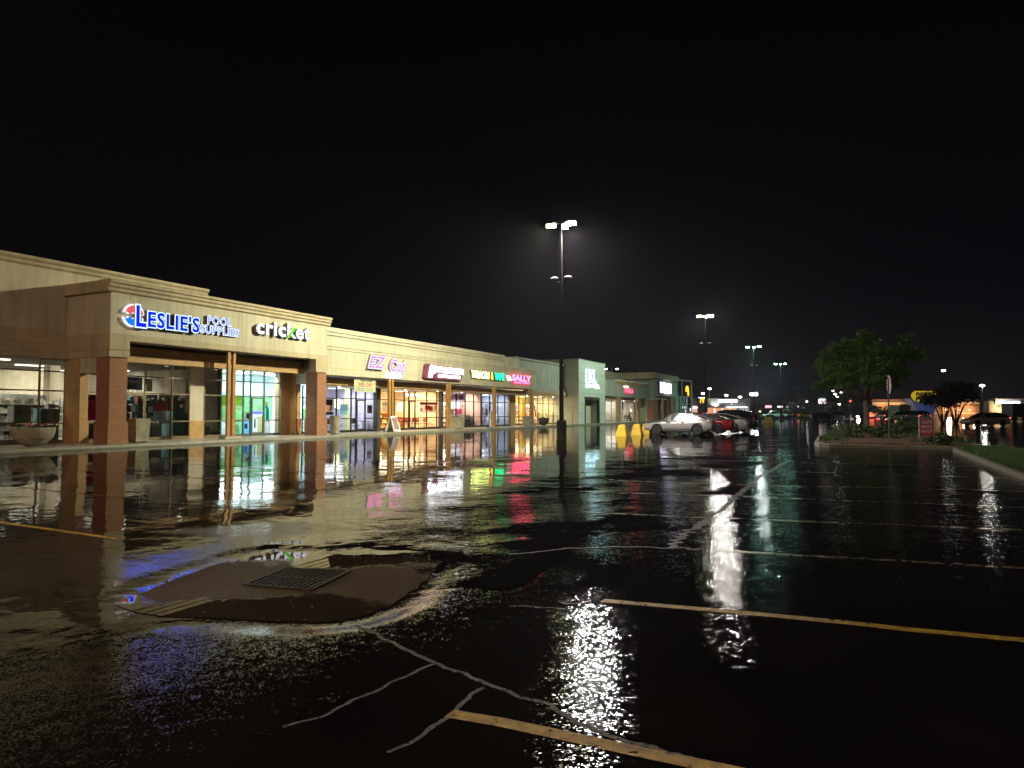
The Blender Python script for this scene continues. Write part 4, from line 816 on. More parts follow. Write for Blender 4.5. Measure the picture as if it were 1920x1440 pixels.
def chair(x, y, rz, label, mat, grp, seat=.45):
    r = root('chair', (x, y, .156), label, 'chair', grp, rz)
    m = MB(); m.box(-.22,.22,-.22,.22,seat-.05,seat); m.build('seat', mat, r, True)
    m = MB(); m.taper(-.22,.22,.18,.22,seat+.1,-.2,.2,.26,.3,seat+.5); m.build('backrest', mat, r, True)
    for a in (-.19,.19):
        for b in (-.19,.19): m = MB(); m.tube([(a,b,0),(a,b,seat-.05 if b < 0 else seat+.3)], .014, 6); m.build('leg', M['steel'], r, True)
blk = P('black_vinyl', (.02,.02,.025), .4); rdv = P('dark_red_seat', (.35,.04,.02), .5)
for i, (y, rz, l) in enumerate(((36.4, 1.6, 'black waiting chair under the haircut portrait'), (37.5, 1.5, 'black chair under the teal price list in the salon'), (38.15, 1.7, 'black chair left of the salon lantern pillar'), (40.0, 1.2, 'black chair seen through the salon door'))): chair(XG-.9, y, rz, l, blk, 'black salon chairs')
def table(x, y, label, grp, w=.7, mat=None):
    r = root('table', (x, y, .156), label, 'table', grp); m = MB(); m.box(-w/2,w/2,-w/2,w/2,.7,.74); m.build('tabletop', mat or blk, r, True)
    for a in (-.28,.28):
        for b in (-.28,.28): m = MB(); m.tube([(a,b,0),(a,b,.7)], .018, 6); m.build('leg', M['steel'], r, True)
table(XG-.9, 40.85, 'small dark side table right of the salon door', None)
# sandwich shop
poster('white and orange sandwich picture poster left of the second ochre post', 42.0, 43.3, 1.5, 2.4, (.75,.45,.2), [("Big Deals", .05, .55, .4, .3, (.03,.02,.02))], extra=[(0,.1,.5,.95,(.78,.7,.6)),(.55,.2,.95,.8,(.65,.12,.03))], tr=.55)
poster('dark red sandwich picture low in the window left of the ochre post', 42.0, 43.1, 1.15, 1.45, (.45,.1,.03), tr=.4)
poster('glowing white menu square just right of the ochre post', 43.9, 44.65, 1.6, 2.3, (.85,.85,.9), tr=.7)
poster('pink banner with a red heading and orange wings picture in the sandwich shop window', 47.0, 49.5, 1.5, 2.38, (.72,.52,.42), [("FREE COOKIE MONDAYS", .03, .78, .94, .15, (.8,.6,.55))], extra=[(0,.74,1,.97,(.42,.04,.05)),(.3,.25,.6,.68,(.65,.1,.03)),(.52,.15,.78,.6,(.7,.16,.04)),(.88,.3,.95,.65,(.05,.04,.03)),(.04,.2,.14,.4,(.3,.2,.25))], tr=.5)
for i, (y, z, rr) in enumerate(((42.6,2.98,.11),(43.1,2.92,.12),(46.9,2.95,.13),(47.6,2.95,.11),(48.3,2.97,.11),(49.1,2.92,.14))): globe(f'{("first","second","third","fourth","fifth","sixth")[i]} warm globe lamp from the left under the sandwich shop ceiling', XG-1.2, y, z, rr, (1,.8,.5), 16, 'sandwich shop globe lamps')
for i, y in enumerate((42.6, 46.4, 47.6, 48.9)): table(XG-1.3, y, f'{("first","second","third","fourth")[i]} dining table from the left in the sandwich shop', 'sandwich shop tables', .7, rdv); chair(XG-1.3, y+.6, math.pi*0, f'{("first","second","third","fourth")[i]} red dining chair from the left in the sandwich shop', rdv, 'sandwich shop chairs'); chair(XG-1.3, y-.6, math.pi, f'{("first","second","third","fourth")[i]} red chair facing right from the left in the sandwich shop', rdv, 'sandwich shop chairs')
m = MB(); m.box(XG-4.4, XG-3.8, 42, 50, .156, 1.1); tag(m.build('service_counter', P('counter_red', (.35,.07,.03), .5)), 'long dark red service counter at the back of the sandwich shop', 'counter')
def floor_sign(x, y):
    r = root('wet_floor_sign', (x, y, .156), 'yellow folding wet floor sign behind the sandwich board, inside the glass', 'sign', None, 1.57)
    for s_ in (-1, 1): m = MB(); m.taper(-.16,.16,s_*.16-.01,s_*.16+.01,0,-.1,.1,s_*.02-.01,s_*.02+.01,.62); m.build('panel', P('safety_yellow', (.75,.45,.02), .5), r, True)
    m = MB(); m.taper(-.05,.05,-.115,-.11,.3,-.04,.04,-.06,-.055,.45); m.build('black_mark', M['black'], r, True)
floor_sign(XG-.4, 44.7)
# vape shop
for i, (a, b, z1) in enumerate(((50.6,52.4,2.6),(52.7,54.5,2.6),(54.8,57.0,2.6))): shelf_unit(XG-1.9, a, b, z1, ('left lit shelf of boxed goods in the vape shop', 'middle lit shelf of boxed goods in the vape shop', 'right lit shelf of boxed goods in the vape shop')[i], [(.75,.7,.65),(.7,.55,.4),(.5,.1,.15),(.4,.3,.5),(.75,.6,.5)], 6, 30+i)
for i, (a, b, z0, z1) in enumerate(((54.1,55.6,1.9,2.5),(54.6,56.3,2.55,2.9))):
    m = MB(); m.box(XG-1.45, XG-1.38, a, b, z0, z1); tag(m.build('light_panel', M['ew']), ('large square white light panel in the vape shop window', 'long low white light panel above the square one in the vape shop')[i], 'light panel')
poster('purple patterned panel across the top of the vape shop window', 51.0, 54.2, 2.55, 3.18, (.30,.16,.32), extra=[(.1,.2,.3,.8,(.45,.3,.45)),(.4,.2,.6,.8,(.45,.3,.45)),(.7,.2,.9,.8,(.45,.3,.45))], tr=.4)
poster('hot pink poster low in the vape shop window', 52.6, 53.7, 1.35, 1.8, (.65,.06,.15), [("OPEN", .2, .3, .6, .4, (.7,.4,.4))], tr=.5)
shelf_unit(XG-.6, 52.9, 54.4, 1.35, 'low rack of dark boxes at the foot of the vape shop window', [(.03,.04,.06),(.2,.3,.35),(.15,.1,.3)], 3, 41)
shelf_unit(XG-.6, 54.7, 57.0, 1.3, 'low rack of striped boxes beside the lit panel', [(.2,.2,.15),(.1,.12,.25),(.25,.3,.2)], 3, 42)
# office-like shop
poster('white banner with a red flame drawing in the blue-grey shop window', 58.0, 58.7, 1.1, 2.35, (.55,.6,.68), extra=[(.2,.1,.75,.6,(.6,.1,.05))], tr=.5)
for i, (y, h) in enumerate(((61.0,1.2),(61.9,1.25),(62.8,1.3))):
    m = MB(); m.blob((XG-1.2, y, .156+h*.55), .3, (.8,.8,1.5), seed=i, amp=.4, n=12); tag(m.build('wrapped_bundle', P('white_plastic_wrap', (.7,.75,.85), .4), smooth=True), f'{("left","middle","right")[i]} white wrapped bundle standing in the blue-grey shop', 'bundle', 'white wrapped bundles')
# beauty shop: mannequins in gowns
def mannequin(x, y, label, mat, s=1.0):
    r = root('mannequin', (x, y, .156), label, 'mannequin', 'beauty shop mannequins')
    m = MB(); m.lathe([(.30*s,.35),(.2*s,.75),(.14*s,1.02),(.20*s,1.3),(.21*s,1.42),(.06*s,1.50)], n=14); m.build('dress', mat, r, True, smooth=True)
    m = MB(); m.blob((0,0,1.66), .105, (1,1,1.25), amp=.04, n=10); m.tube([(0,0,1.48),(0,0,1.58)], .045, 8); m.build('head', P('mannequin_shell', (.7,.55,.3), .4), r, True, smooth=True)
    for s_ in (-1,1): m = MB(); m.tube([(0,s_*.2,1.38),(.02,s_*.30,1.12),(.12,s_*.24,.9)], [.045,.038,.028], 8); m.build('arm', P('mannequin_shell', (.7,.55,.3), .4), r, True, smooth=True)
    m = MB(); m.lathe([(.2,0),(.2,.02),(.02,.03),(.02,.36)], n=12); m.build('stand', M['galv'], r, True)
gold = P('pale_gold_cloth', (.8,.68,.35), .6, var=.4, vs=6)
for i, (y, l) in enumerate(((70.6,'first pale gold mannequin right of the fourth ochre post'),(71.5,'second pale gold mannequin from the ochre post'),(72.4,'third pale gold mannequin, above the dark flower bowl'),(73.3,'fourth pale gold mannequin of the lit window'),(74.3,'last pale gold mannequin, nearest the orange end wall'))): mannequin(XG-.9-.25*(i%2), y, l, gold)
mannequin(XG-.9, 68.2, 'mannequin in a bright red dress just left of the fourth ochre post', P('red_cloth', (.7,.04,.05), .6))
poster('glowing cream wallpaper-like poster left in the beauty shop window', 65.5, 67.0, .7, 2.9, (.8,.62,.25), extra=[(.5,.05,.95,.95,(.82,.78,.45))], tr=.6)
poster('white and mauve poster behind the red mannequin', 68.9, 69.9, .7, 2.8, (.8,.7,.66), extra=[(.2,.5,.7,.75,(.45,.2,.5)),(.5,.2,.9,.5,(.6,.2,.1))], tr=.6)
# neon signs
nr = root('neon_sign', (XG-.1, 89, 1), 'blue, white and pink neon outline lettering filling the shop window beyond the pale cube', 'neon sign')
for nm, c, s_, segs in (('blue_tube', (.02,.05,1), 7, [[(86.2,2.3),(86.2,1.1)],[(86.5,2.35),(87.6,2.35),(87.6,1.05),(86.5,1.05)],[(86.9,2.2),(86.9,1.2)]]),
                        ('white_tube', (.65,.85,1), 8, [[(88.3,2.35),(89.1,2.35)],[(88.7,2.35),(88.7,1.05)],[(88.3,1.05),(89.1,1.05)],[(89.7,2.35),(91.8,2.35),(91.8,1.7)],[(90.3,2.35),(90.3,1.05)]]),
                        ('pink_tube', (1,.15,.6), 6, [[(89.8,1.05),(91.0,1.05)],[(87.4,2.75),(90.0,2.75)]])):
    m = MB()
    for sg in segs: m.tube([(XG+.05, y, z) for y, z in sg], .05, 6)
    m.build(nm, E(nm, c, s_), nr)
m = MB(); m.box(XG-.15, XG-.1, 87.2, 90.2, 2.6, 3.1); m.build('white_panel', M['ew1'], nr)
# ================================================================== THINGS ON THE SIDEWALK
def flower_bowl(x, y, label, r_=.78, dark=False, flowers=True):
    r = root('flower_bowl', (x, y, .15), label, 'planter', 'concrete flower bowls')
    m = MB(); m.lathe([(.30*r_,0),(.34*r_,.04),(.62*r_,.16),(.86*r_,.36),(.97*r_,.58),(r_,.72),(r_,.78),(.9*r_,.78),(.86*r_,.70)], n=28); m.build('bowl', P('dark_concrete', (.08,.075,.07), .8, bump=.4) if dark else M['planter'], r, True, smooth=False)
    rnd = random.Random(int(x*7+y)); m = MB()
    for i in range(160 if flowers else 70):
        a = rnd.uniform(0, 6.28); q = rnd.uniform(0, .85*r_); c = Vector((q*math.cos(a), q*math.sin(a), .72 + rnd.uniform(0, .16))); s = rnd.uniform(.03,.07); u = Vector((rnd.uniform(-1,1), rnd.uniform(-1,1), rnd.uniform(-.3,.8))).normalized(); w = u.orthogonal().normalized()
        m.add([c-u*s, c+w*s*.5, c+u*s, c-w*s*.5], [(0,1,2,3)])
    m.build('leaves', M['leafdark'], r, True)['kind'] = 'stuff'
    if flowers:
        for nm, c_, n_ in (('crimson_flowers', (.35,.02,.06), 16), ('white_flowers', (.75,.72,.62), 8)):
            m = MB()
            for i in range(n_):
                a = rnd.uniform(2.5, 6.9) if n_ == 8 else rnd.uniform(0, 6.28); q = rnd.uniform(.1, .7)*r_*(.5 if n_ == 8 else 1); m.blob((q*math.cos(a), q*math.sin(a), .88+rnd.uniform(-.04,.06)), .05, (1,1,.6), seed=i, amp=.5, n=7)
            m.build(nm, P(nm, c_, .6), r, True)['kind'] = 'stuff'
bx, by = onZ(62, 833, .15)
flower_bowl(-29.75, onX(62, 820, -29.75)[0], 'large round concrete bowl with crimson and white flowers, in front of the far left glass')
flower_bowl(-29.3, onX(1019, 790, -29.3)[0], 'small dark round bowl between two thin bollards in front of the mannequins', .62, True, False)
def bin_(x, y, label, w=.36, h=1.1, sq=True):
    r = root('trash_bin', (x, y, .15), label, 'trash bin', 'concrete litter bins')
    m = MB()
    if sq: m.taper(-w*.86,w*.86,-w*.86,w*.86,.05,-w,w,-w,w,h-.08); m.box(-w*1.02,w*1.02,-w*1.02,w*1.02,h-.08,h)
    else: m.lathe([(w*.82,.03),(w*.86,.06),(w,h-.12),(w*1.04,h-.1),(w*1.04,h)], n=24)
    m.build('body', M['planter'], r, True)
    m = MB(); m.box(-w*.7,w*.7,-w*.7,w*.7,0,.05); m.build('foot', M['black'], r, True)
    m = MB(); m.lathe([(w*.5,h),(w*.5,h+.02)], n=14) ; m.build('opening', M['black'], r, True)
bin_(-29.7, onX(259, 800, -29.7)[0], 'square pale concrete bin beside the brick corner column, before the pool shop door')
bin_(-29.55, onX(628, 800, -29.55)[0], 'round concrete bin just right of the right-hand brick column', .34, 1.15, False)
bin_(-29.75, onX(857, 790, -29.75)[0], 'large stained concrete bin just right of the third ochre post', .48, 1.0)
bin_(-29.55, onX(990, 790, -29.55)[0], 'low slanted concrete bin left of the fourth ochre post', .42, .95)
# sandwich board
ay = onX(737, 800, -29.1)[0]
r = root('sandwich_board', (-29.1, ay, .15), 'white A-frame sandwich board with dark letter rows in front of the second ochre post', 'sandwich board', None, 0)
H_, w_, d_ = 1.12, .40, .38
for s_, nm in ((1,'front_panel'), (-1,'rear_panel')):
    m = MB(); m.add([(s_*d_, -w_, .06), (s_*d_, w_, .06), (s_*.03, w_*.85, H_), (s_*.03, -w_*.85, H_), (s_*(d_-.03), -w_, .06), (s_*(d_-.03), w_, .06), (0, w_*.85, H_), (0, -w_*.85, H_)], [(0,1,2,3),(7,6,5,4),(0,4,5,1),(1,5,6,2),(2,6,7,3),(3,7,4,0)]); pn = m.build(nm, M['white'], r, True)
    if s_ == 1:
        u = Vector((0,1,0)); v = Vector((-(d_-.03), 0, H_-.06)).normalized(); o0 = Vector((d_+.004, -w_, .06)); nn = u.cross(v)
        def quad(a0, b0, a1, b1, lift):
            f = lambda a, b: o0 + u*(w_*2*(a)) + v*(b*H_) + nn*lift
            return [f(a0,b0), f(a1,b0), f(a1,b1), f(a0,b1)]
        m = MB(); m.add(quad(.14,.10,.86,.9,.002), [(0,1,2,3)]); m.build('letter_tray', P('tray_grey', (.25,.22,.22), .5), pn, True)
        m = MB()
        for i, t_ in enumerate(("SANDWICH OF", "THE WEEK", "CHICKEN", "CLUB", "CATERING", "NOW OPEN")):
            text(m, t_, o0 + u*(w_*.34) + v*(H_*(.80-.13*i)), u, v, w_*1.3, H_*.075, .002, .02, .004)
        m.build('lettering', P('letter_strip', (.55,.15,.18), .5), pn, True)
for s_ in (-1, 1): m = MB(); m.tube([(d_, s_*w_, 0), (0, s_*w_*.85, H_+.03), (-d_, s_*w_, 0)], .018, 6); m.build('frame_side', M['white'], r, True)
# standing banner on a disc foot
ty = onX(919, 790, -29.9)[0]
r = root('standing_banner', (-29.75, ty, .15), 'white and lavender stand-up panel on a dark oval foot left of the third-bay post', 'banner')
m = MB(); m.lathe([(.5,0),(.48,.05),(.1,.07)], n=20); m.build('foot', M['black'], r, True)
m = MB(); m.box(-.04,.04,-.3,.3,.12,1.5); m.build('panel', M['white'], r, True)
m = MB(); m.box(.041,.044,-.24,.24,.75,1.4); m.build('printed_area', poster_mat('lavender_print', (.35,.32,.5), 0), r, True)
m = MB(); text(m, "VAPE", (.045,-.18,1.15), *FX, .36, .12, .003, .03); text(m, "SALE", (.045,-.18,.92), *FX, .36, .12, .003, .03); m.build('lettering', M['whitev'], r, True)
# red shopping cart at the tower's far end
cy = onX(563, 800, -30.6)[0]
r = root('shopping_cart', (-30.6, cy, .15), 'red shopping cart parked by the phone shop side window', 'shopping cart', None, 0)
m = MB()
def tb(a, b, c, d, z0, k, z1):
    for z, q in ((z0, k), ((z0+z1)/2, (k+1)/2), (z1, 1)):
        m.tube([(a*q,c*q,z),(b*q,c*q,z),(b*q,d*q,z),(a*q,d*q,z),(a*q,c*q,z)], .012, 5)
tb(-.28,.28,-.45,.45,.45,.75,.95)
for t in [i/8 for i in range(9)]:
    for sx_ in (-1, 1): m.tube([(sx_*.21, (-.34+.68*t), .45), (sx_*.28, (-.45+.9*t), .95)], .006, 4)
m.build('basket', P('red_plastic_cart', (.5,.02,.03), .4), r, True)
m = MB(); m.tube([(-.28,.5,1.02),(.28,.5,1.02)], .018, 6); m.tube([(-.2,.4,.2),(-.28,.5,1.02)], .012, 5); m.tube([(.2,.4,.2),(.28,.5,1.02)], .012, 5); m.tube([(-.2,.4,.2),(-.2,-.4,.15)], .012, 5); m.tube([(.2,.4,.2),(.2,-.4,.15)], .012, 5); m.build('frame', M['galv'], r, True)
for a in (-.2,.2):
    for b in (-.38,.38): m = MB(); m.tube([(a-.015,b,.06),(a+.015,b,.06)], .06, 10); m.build('wheel', M['black'], r, True)
# slim bollards in front of the mannequins and cube
def bollard(px, X, label, h=1.35, rad=.045):
    y = onX(px, 790, X)[0]; r = root('bollard', (X, y, .15), label, 'bollard', 'slim grey bollards on the sidewalk')
    m = MB(); m.lathe([(.12,0),(.12,.02),(rad,.03),(rad,h),(rad*.7,h+.03)], n=12); m.build('post', M['galv'], r, True, smooth=False)
for px, l in ((1010.5,'first slim grey bollard, left of the dark flower bowl'),(1036.5,'second slim grey bollard, right of the dark flower bowl'),(1056.5,'third slim bollard, left of the main lamp base'),(1073,'fourth slim bollard, between lamp base and pale cube')): bollard(px, -28.95, l)
# yellow sign bases with posts
def sign_base(px, py, label, w=.36, sgn=True):
    x, y = onZ(px, py, 0.0); r = root('sign_post_base', (x, y, zg(x, y)), label, 'sign base', 'yellow concrete sign bases')
    m = MB(); m.taper(-w,w,-w,w,0,-w*.55,w*.55,-w*.55,w*.55,.72); m.taper(-w*.55,w*.55,-w*.55,w*.55,.72,-w*.3,w*.3,-w*.3,w*.3,.76); m.build('base', M['yellow'], r, True)
    m = MB(); m.tube([(0,0,.76),(0,0,2.5 if sgn else .9)], .028, 8); m.build('post', M['galv'], r, True)
    if sgn:
        m = MB(); m.box(-.02+.03,.0+.035,-.15,.15,1.75,2.3); m.build('sign_plate', P('sign_back_grey', (.22,.25,.3), .5), r, True)
sign_base(1167, 817, 'leftmost of three yellow pyramid sign bases left of the silver sedan', .38)
sign_base(1195, 815, 'middle one of three yellow pyramid sign bases left of the silver sedan')
sign_base(1212.5, 813, 'yellow pyramid sign base closest to the silver sedan, with thin post')
x_, y_ = onZ(1226, 812); 
r = root('street_sign', (-14.6, 60.0, 0), 'thin grey sign post with a dark edge-on plate behind the silver sedan nose', 'sign'); m = MB(); m.tube([(0,0,0),(0,0,2.6)], .03, 8); m.build('post', M['galv'], r, True); m = MB(); m.box(.03,.035,-.15,.15,1.9,2.4); m.build('sign_plate', P('sign_back_grey2', (.2,.22,.25), .5), r, True)
for px, l in ((1437.5,'left one of two far yellow pyramid bases in the open lot'),(1444.5,'right one of two far yellow pyramid bases in the open lot')): sign_base(px, 792.5, l, .42, False)

# ================================================================== CARS
def lerp_pts(pts, x):
    for (a, va), (b, vb) in zip(pts, pts[1:]):
        if x <= b: return va + (vb - va) * (x - a) / (b - a)
    return pts[-1][1]
def car(kind, loc, rz, paint, label, group='parked cars', tail=False, head=False, cat='car', cheap=False, name='parked_car'):
    r = root(name, loc, label, cat, group, rz)       # nose towards +x (local)
    spec = {
     'sedan': dict(L=4.6, W=.90, top=[(-2.3,.92),(-2.1,1.02),(-1.6,1.04),(-.9,.98),(.85,.93),(1.5,.87),(2.1,.78),(2.3,.66)], bot=.20, cab=[(-1.95,1.03,1.03),(-1.35,1.04,1.27),(-.75,1.0,1.42),(-.1,.97,1.46),(.45,.95,1.40),(1.15,.92,.93)], wb=(-1.36,1.40), wr=.325),
     'suv': dict(L=4.7, W=.93, top=[(-2.3,1.1),(-2.2,1.18),(-1.6,1.16),(.9,1.06),(1.6,1.0),(2.15,.86),(2.35,.66)], bot=.25, cab=[(-2.25,1.17,1.18),(-1.95,1.17,1.58),(-1.2,1.15,1.70),(0,1.12,1.71),(.45,1.1,1.62),(1.2,1.05,1.08)], wb=(-1.4,1.42), wr=.36),
     'wagon': dict(L=4.75, W=.92, top=[(-2.35,.98),(-2.2,1.04),(-1.6,1.02),(.9,.95),(1.6,.88),(2.15,.74),(2.35,.6)], bot=.2, cab=[(-2.3,1.03,1.04),(-1.85,1.03,1.36),(-1.1,1.0,1.47),(-.1,.98,1.48),(.4,.97,1.40),(1.2,.94,.95)], wb=(-1.4,1.42), wr=.33),
     'truck': dict(L=5.6, W=.98, top=[(-2.8,1.12),(-.75,1.12),(-.7,1.15),(1.2,1.15),(2.0,1.08),(2.7,1.0),(2.8,.75)], bot=.4, cab=[(-.85,1.14,1.15),(-.7,1.14,1.80),(-.2,1.14,1.86),(.7,1.14,1.84),(1.3,1.14,1.16)], wb=(-1.75,1.8), wr=.40)}[kind]
    L, W_, wr = spec['L'], spec['W'], spec['wr']; n = 21 if cheap else 61; hl = L / 2
    m = MB(); vs = []
    for i in range(n):
        x = -hl + L * i / (n - 1); t = abs(x) / hl; w = W_ * (1 - .16 * max(0, (t - .72) / .28) ** 2.2 - .03 * t); zt = lerp_pts(spec['top'], x); zb = spec['bot'] + .12 * max(0, (t - .8) / .2)
        for wx in spec['wb']:
            d = abs(x - wx); R2 = wr + .07
            if d < R2: zb = max(zb, math.sqrt(R2*R2 - d*d) + wr * .98)
        zb = min(zb, zt - .06); sh = zt - .13 * (1 - .4 * t)
        half = [(w*.86, zb), (w*.985, zb + .04 if zb < .4 else zb + .01), (w*1.0, zb*.45 + sh*.55), (w*.99, zb*.2+sh*.8), (w*.965, sh), (w*.90, zt - .03), (w*.6, zt), (0, zt + .015)]
        if zb > .45: half[0] = (w*.80, zb)
        ring = [(x, 0, zb)] + [(x, a, b) for a, b in half] + [(x, -a, b) for a, b in half[-2::-1]]
        vs += ring
    k = len(ring)
    m.add(vs, [(i*k+j, (i+1)*k+j, (i+1)*k+(j+1) % k, i*k+(j+1) % k) for i in range(n-1) for j in range(k)] + [tuple(range(k)), tuple((n-1)*k + j for j in range(k-1, -1, -1))])
    body = m.build('body', paint, r, True, smooth=True)
    # greenhouse
    cab = spec['cab']; m = MB(); vs = []; rows = []
    for x, zb, zt in cab:
        hb = W_ * .90; ht = W_ * (.90 - .24 * min(1, (zt - zb) / .45)); rows.append((x, zb - .03, zt, hb, ht)); vs += [(x, -hb, zb-.03), (x, -ht, zt), (x, -ht*.5, zt+.012), (x, ht*.5, zt+.012), (x, ht, zt), (x, hb, zb-.03)]
    m.add(vs, [(i*6+j, i*6+j+1, (i+1)*6+j+1, (i+1)*6+j) for i in range(len(cab)-1) for j in range(5)])
    m.build('windows', M['carglass'], r, True, smooth=False)
    m = MB(); top = rows[1:-1]; vs = []
    for x, zb, zt, hb, ht in top: vs += [(x, -ht-.01, zt-.012), (x, -ht*.5, zt+.03), (x, ht*.5, zt+.03), (x, ht+.01, zt-.012)]
    m.add(vs, [(i*4+j, i*4+j+1, (i+1)*4+j+1, (i+1)*4+j) for i in range(len(top)-1) for j in range(3)]); m.build('roof', paint, r, True, smooth=True)
    m = MB()
    for s_ in (-1, 1):
        for i in ((0,1),(len(rows)-1,len(rows)-2)):
            a, b = rows[i[0]], rows[i[1]]; m.tube([(a[0], s_*(a[3]+.005), a[1]+.02), (b[0], s_*(b[4]+.008), b[2])], .035, 5)
        m.tube([(q[0], s_*(q[4]+.006), q[2]-.01) for q in rows[1:-1]], .022, 5)
        c = rows[len(rows)//2 - (0 if kind != 'truck' else 0)]; m.tube([(c[0]-.08, s_*(c[3]+.008), c[1]), (c[0]-.1, s_*(c[4]+.008), c[2])], .025, 5)
    m.build('pillars', paint if kind != 'suv' else M['black'], r, True)
    for wx in spec['wb']:
        for s_ in (-1, 1):
            yy = s_ * (W_ - .12)
            m = MB(); m.tube([(wx, yy - .11, wr), (wx, yy - .09, wr), (wx, yy + .09, wr), (wx, yy + .11, wr)], [wr*.9, wr, wr, wr*.9], 24); wl = m.build('wheel', M['tyre'], r, True)
            m = MB()
            yo = yy + s_ * .112; m.tube([(wx, yo - s_*.02, wr), (wx, yo, wr)], [wr*.62, wr*.62], 18)
            if not cheap:
                for q in range(5): a = q * 1.2566; m.tube([(wx, yo + s_*.006, wr), (wx + math.cos(a)*wr*.62, yo + s_*.006, wr + math.sin(a)*wr*.62)], .028, 4)
            m.build('rim', M['rim'] if not cheap else M['steel'], wl, True)
    zt_ = lerp_pts(spec['top'], hl - .1) - .08; zr = lerp_pts(spec['top'], -hl + .1) - .12
    for s_ in (-1, 1):
        m = MB(); m.blob((hl - .16, s_*W_*.66, zt_), .13, (.9, 1.2, .55), amp=.0, n=10); m.build('headlight', M['head'] if head else M['headoff'], r, True, smooth=True)
        m = MB(); m.blob((-hl + .12, s_*W_*.70, zr), .13, (.75, 1.5, .55), amp=.0, n=10); m.build('taillight', M['tail'] if tail else M['tailoff'], r, True, smooth=True)
        if not cheap:
            c = rows[-2]; m = MB(); m.blob((c[0] + .28, s_*(W_+.06), c[1] + .07), .1, (.6, .9, .65), amp=0, n=8); m.build('mirror', paint, r, True, smooth=True)
            for hx in (-.35, .55): m = MB(); m.tube([(hx-.1, s_*W_*.99, spec['cab'][2][1]-.16), (hx+.1, s_*W_*.99, spec['cab'][2][1]-.16)], .014, 5); m.build('door_handle', M['rim'], r, True)
            m = MB(); m.tube([(spec['wb'][0]+.5, s_*(W_*.995), .38), (spec['wb'][1]-.5, s_*(W_*.995), .36)], .022, 5); m.build('sill_trim', M['rim'], r, True)
    m = MB(); m.box(-hl-.012, -hl+.02, -.16, .16, zr-.22, zr-.12); m.build('licence_plate', M['whitev'], r, True)
    m = MB(); m.box(-hl+.02, -hl+.16, -W_*.72, W_*.72, spec['bot']+.02, spec['bot']+.2); m.build('rear_bumper', M['black'] if kind != 'sedan' else paint, r, True)
    if kind == 'truck':
        m = MB(); m.box(-2.7, -.9, -.82, .82, 1.08, 1.16); m.build('load_bed', M['black'], r, True)
    return r
def paintm(name, col, metal=.0, rough=.25): return P(name, col, rough, metal, var=.03, coat=.8)
silver = paintm('silver_paint', (.44,.43,.41), .35); redp = paintm('red_paint', (.22,.008,.012)); blackp = paintm('black_paint', (.012,.012,.014)); whitep = paintm('white_car_paint', (.6,.6,.58)); greyp = paintm('grey_paint', (.12,.12,.13), .3)
car('sedan', (-10.95, 48.4, 0), math.pi - .02, silver, 'silver sedan, nose to the yellow sign bases, side on', tail=False)
car('sedan', (-10.1, 51.3, 0), math.pi, redp, 'dark red sedan squeezed between the two silver cars')
car('sedan', (-9.5, 54.2, 0), math.pi, silver, 'second silver car, mostly hidden behind the red one')
car('suv', (-9.3, 57.2, 0), math.pi, blackp, 'black sport utility vehicle, tallest and last of the parked four')
wg = G(1846, 76); car('wagon', (wg.x, wg.y, 0), yaw + math.pi + .06, paintm('champagne_paint', (.55,.50,.44), .3), 'tan station wagon with lit tail light driving left on the far right aisle', group=None, tail=True, head=True, name='station_wagon')
# ================================================================== PERSON ON A BENCH
px_ = -30.3; py_ = onX(1176, 790, px_)[0]
b = root('bench', (px_, py_, .15), 'black slatted bench against the pale empty shop front, under the seated person', 'bench')
m = MB()
for i in range(4): m.box(-.22 + i*.12, -.13 + i*.12, -.75, .75, .42, .45)
m.build('seat', M['black'], b, True); m = MB()
for i in range(3): m.box(-.27, -.24, -.75, .75, .55 + i*.13, .64 + i*.13)
m.build('backrest', M['black'], b, True)
for s_ in (-.6, .6): m = MB(); m.tube([(.22, s_, 0), (.22, s_, .42), (-.25, s_, .42), (-.27, s_, .95)], .02, 6); m.tube([(-.25, s_, .42), (-.25, s_, 0)], .02, 6); m.build('leg', M['black'], b, True)
def skin(name, V, Ed, Rr, mat, parent, sub=1):
    me = bpy.data.meshes.new(name); me.from_pydata(V, Ed, []); o = bpy.data.objects.new(name, me); COL.objects.link(o)
    md = o.modifiers.new('skin', 'SKIN'); md.use_smooth_shade = True
    for i, q in enumerate(me.skin_vertices[0].data): q.radius = (Rr[i], Rr[i]); q.use_root = (i == 0)
    s_ = o.modifiers.new('sub', 'SUBSURF'); s_.levels = sub; s_.render_levels = sub
    dg = bpy.context.evaluated_depsgraph_get(); m2 = bpy.data.meshes.new_from_object(o.evaluated_get(dg)); bpy.data.objects.remove(o)
    m2.materials.clear(); m2.materials.append(mat); o = bpy.data.objects.new(name, m2); COL.objects.link(o); o.parent = parent; return o
p = root('person', (px_ + .05, py_ + .25, .15), 'person in dark clothing sitting hunched forward on the black bench, hands on knees', 'person')
V = [(0,0,.52),(.06,0,.78),(.16,0,1.0),(.24,0,1.10),(.33,0,1.20),(.35,0,1.27),
     (.0,.10,.50),(.42,.14,.52),(.44,.14,.1),(.54,.15,.05),(.0,-.10,.50),(.42,-.14,.52),(.40,-.14,.1),(.50,-.15,.05),
     (.17,.19,1.0),(.20,.25,.78),(.42,.16,.62),(.17,-.19,1.0),(.22,-.25,.78),(.43,-.16,.62)]
Ed = [(0,1),(1,2),(2,3),(3,4),(4,5),(0,6),(6,7),(7,8),(8,9),(0,10),(10,11),(11,12),(12,13),(2,14),(14,15),(15,16),(2,17),(17,18),(18,19)]
Rr = [.15,.15,.15,.07,.085,.09,.10,.075,.05,.045,.10,.075,.05,.045,.075,.055,.04,.075,.055,.04]
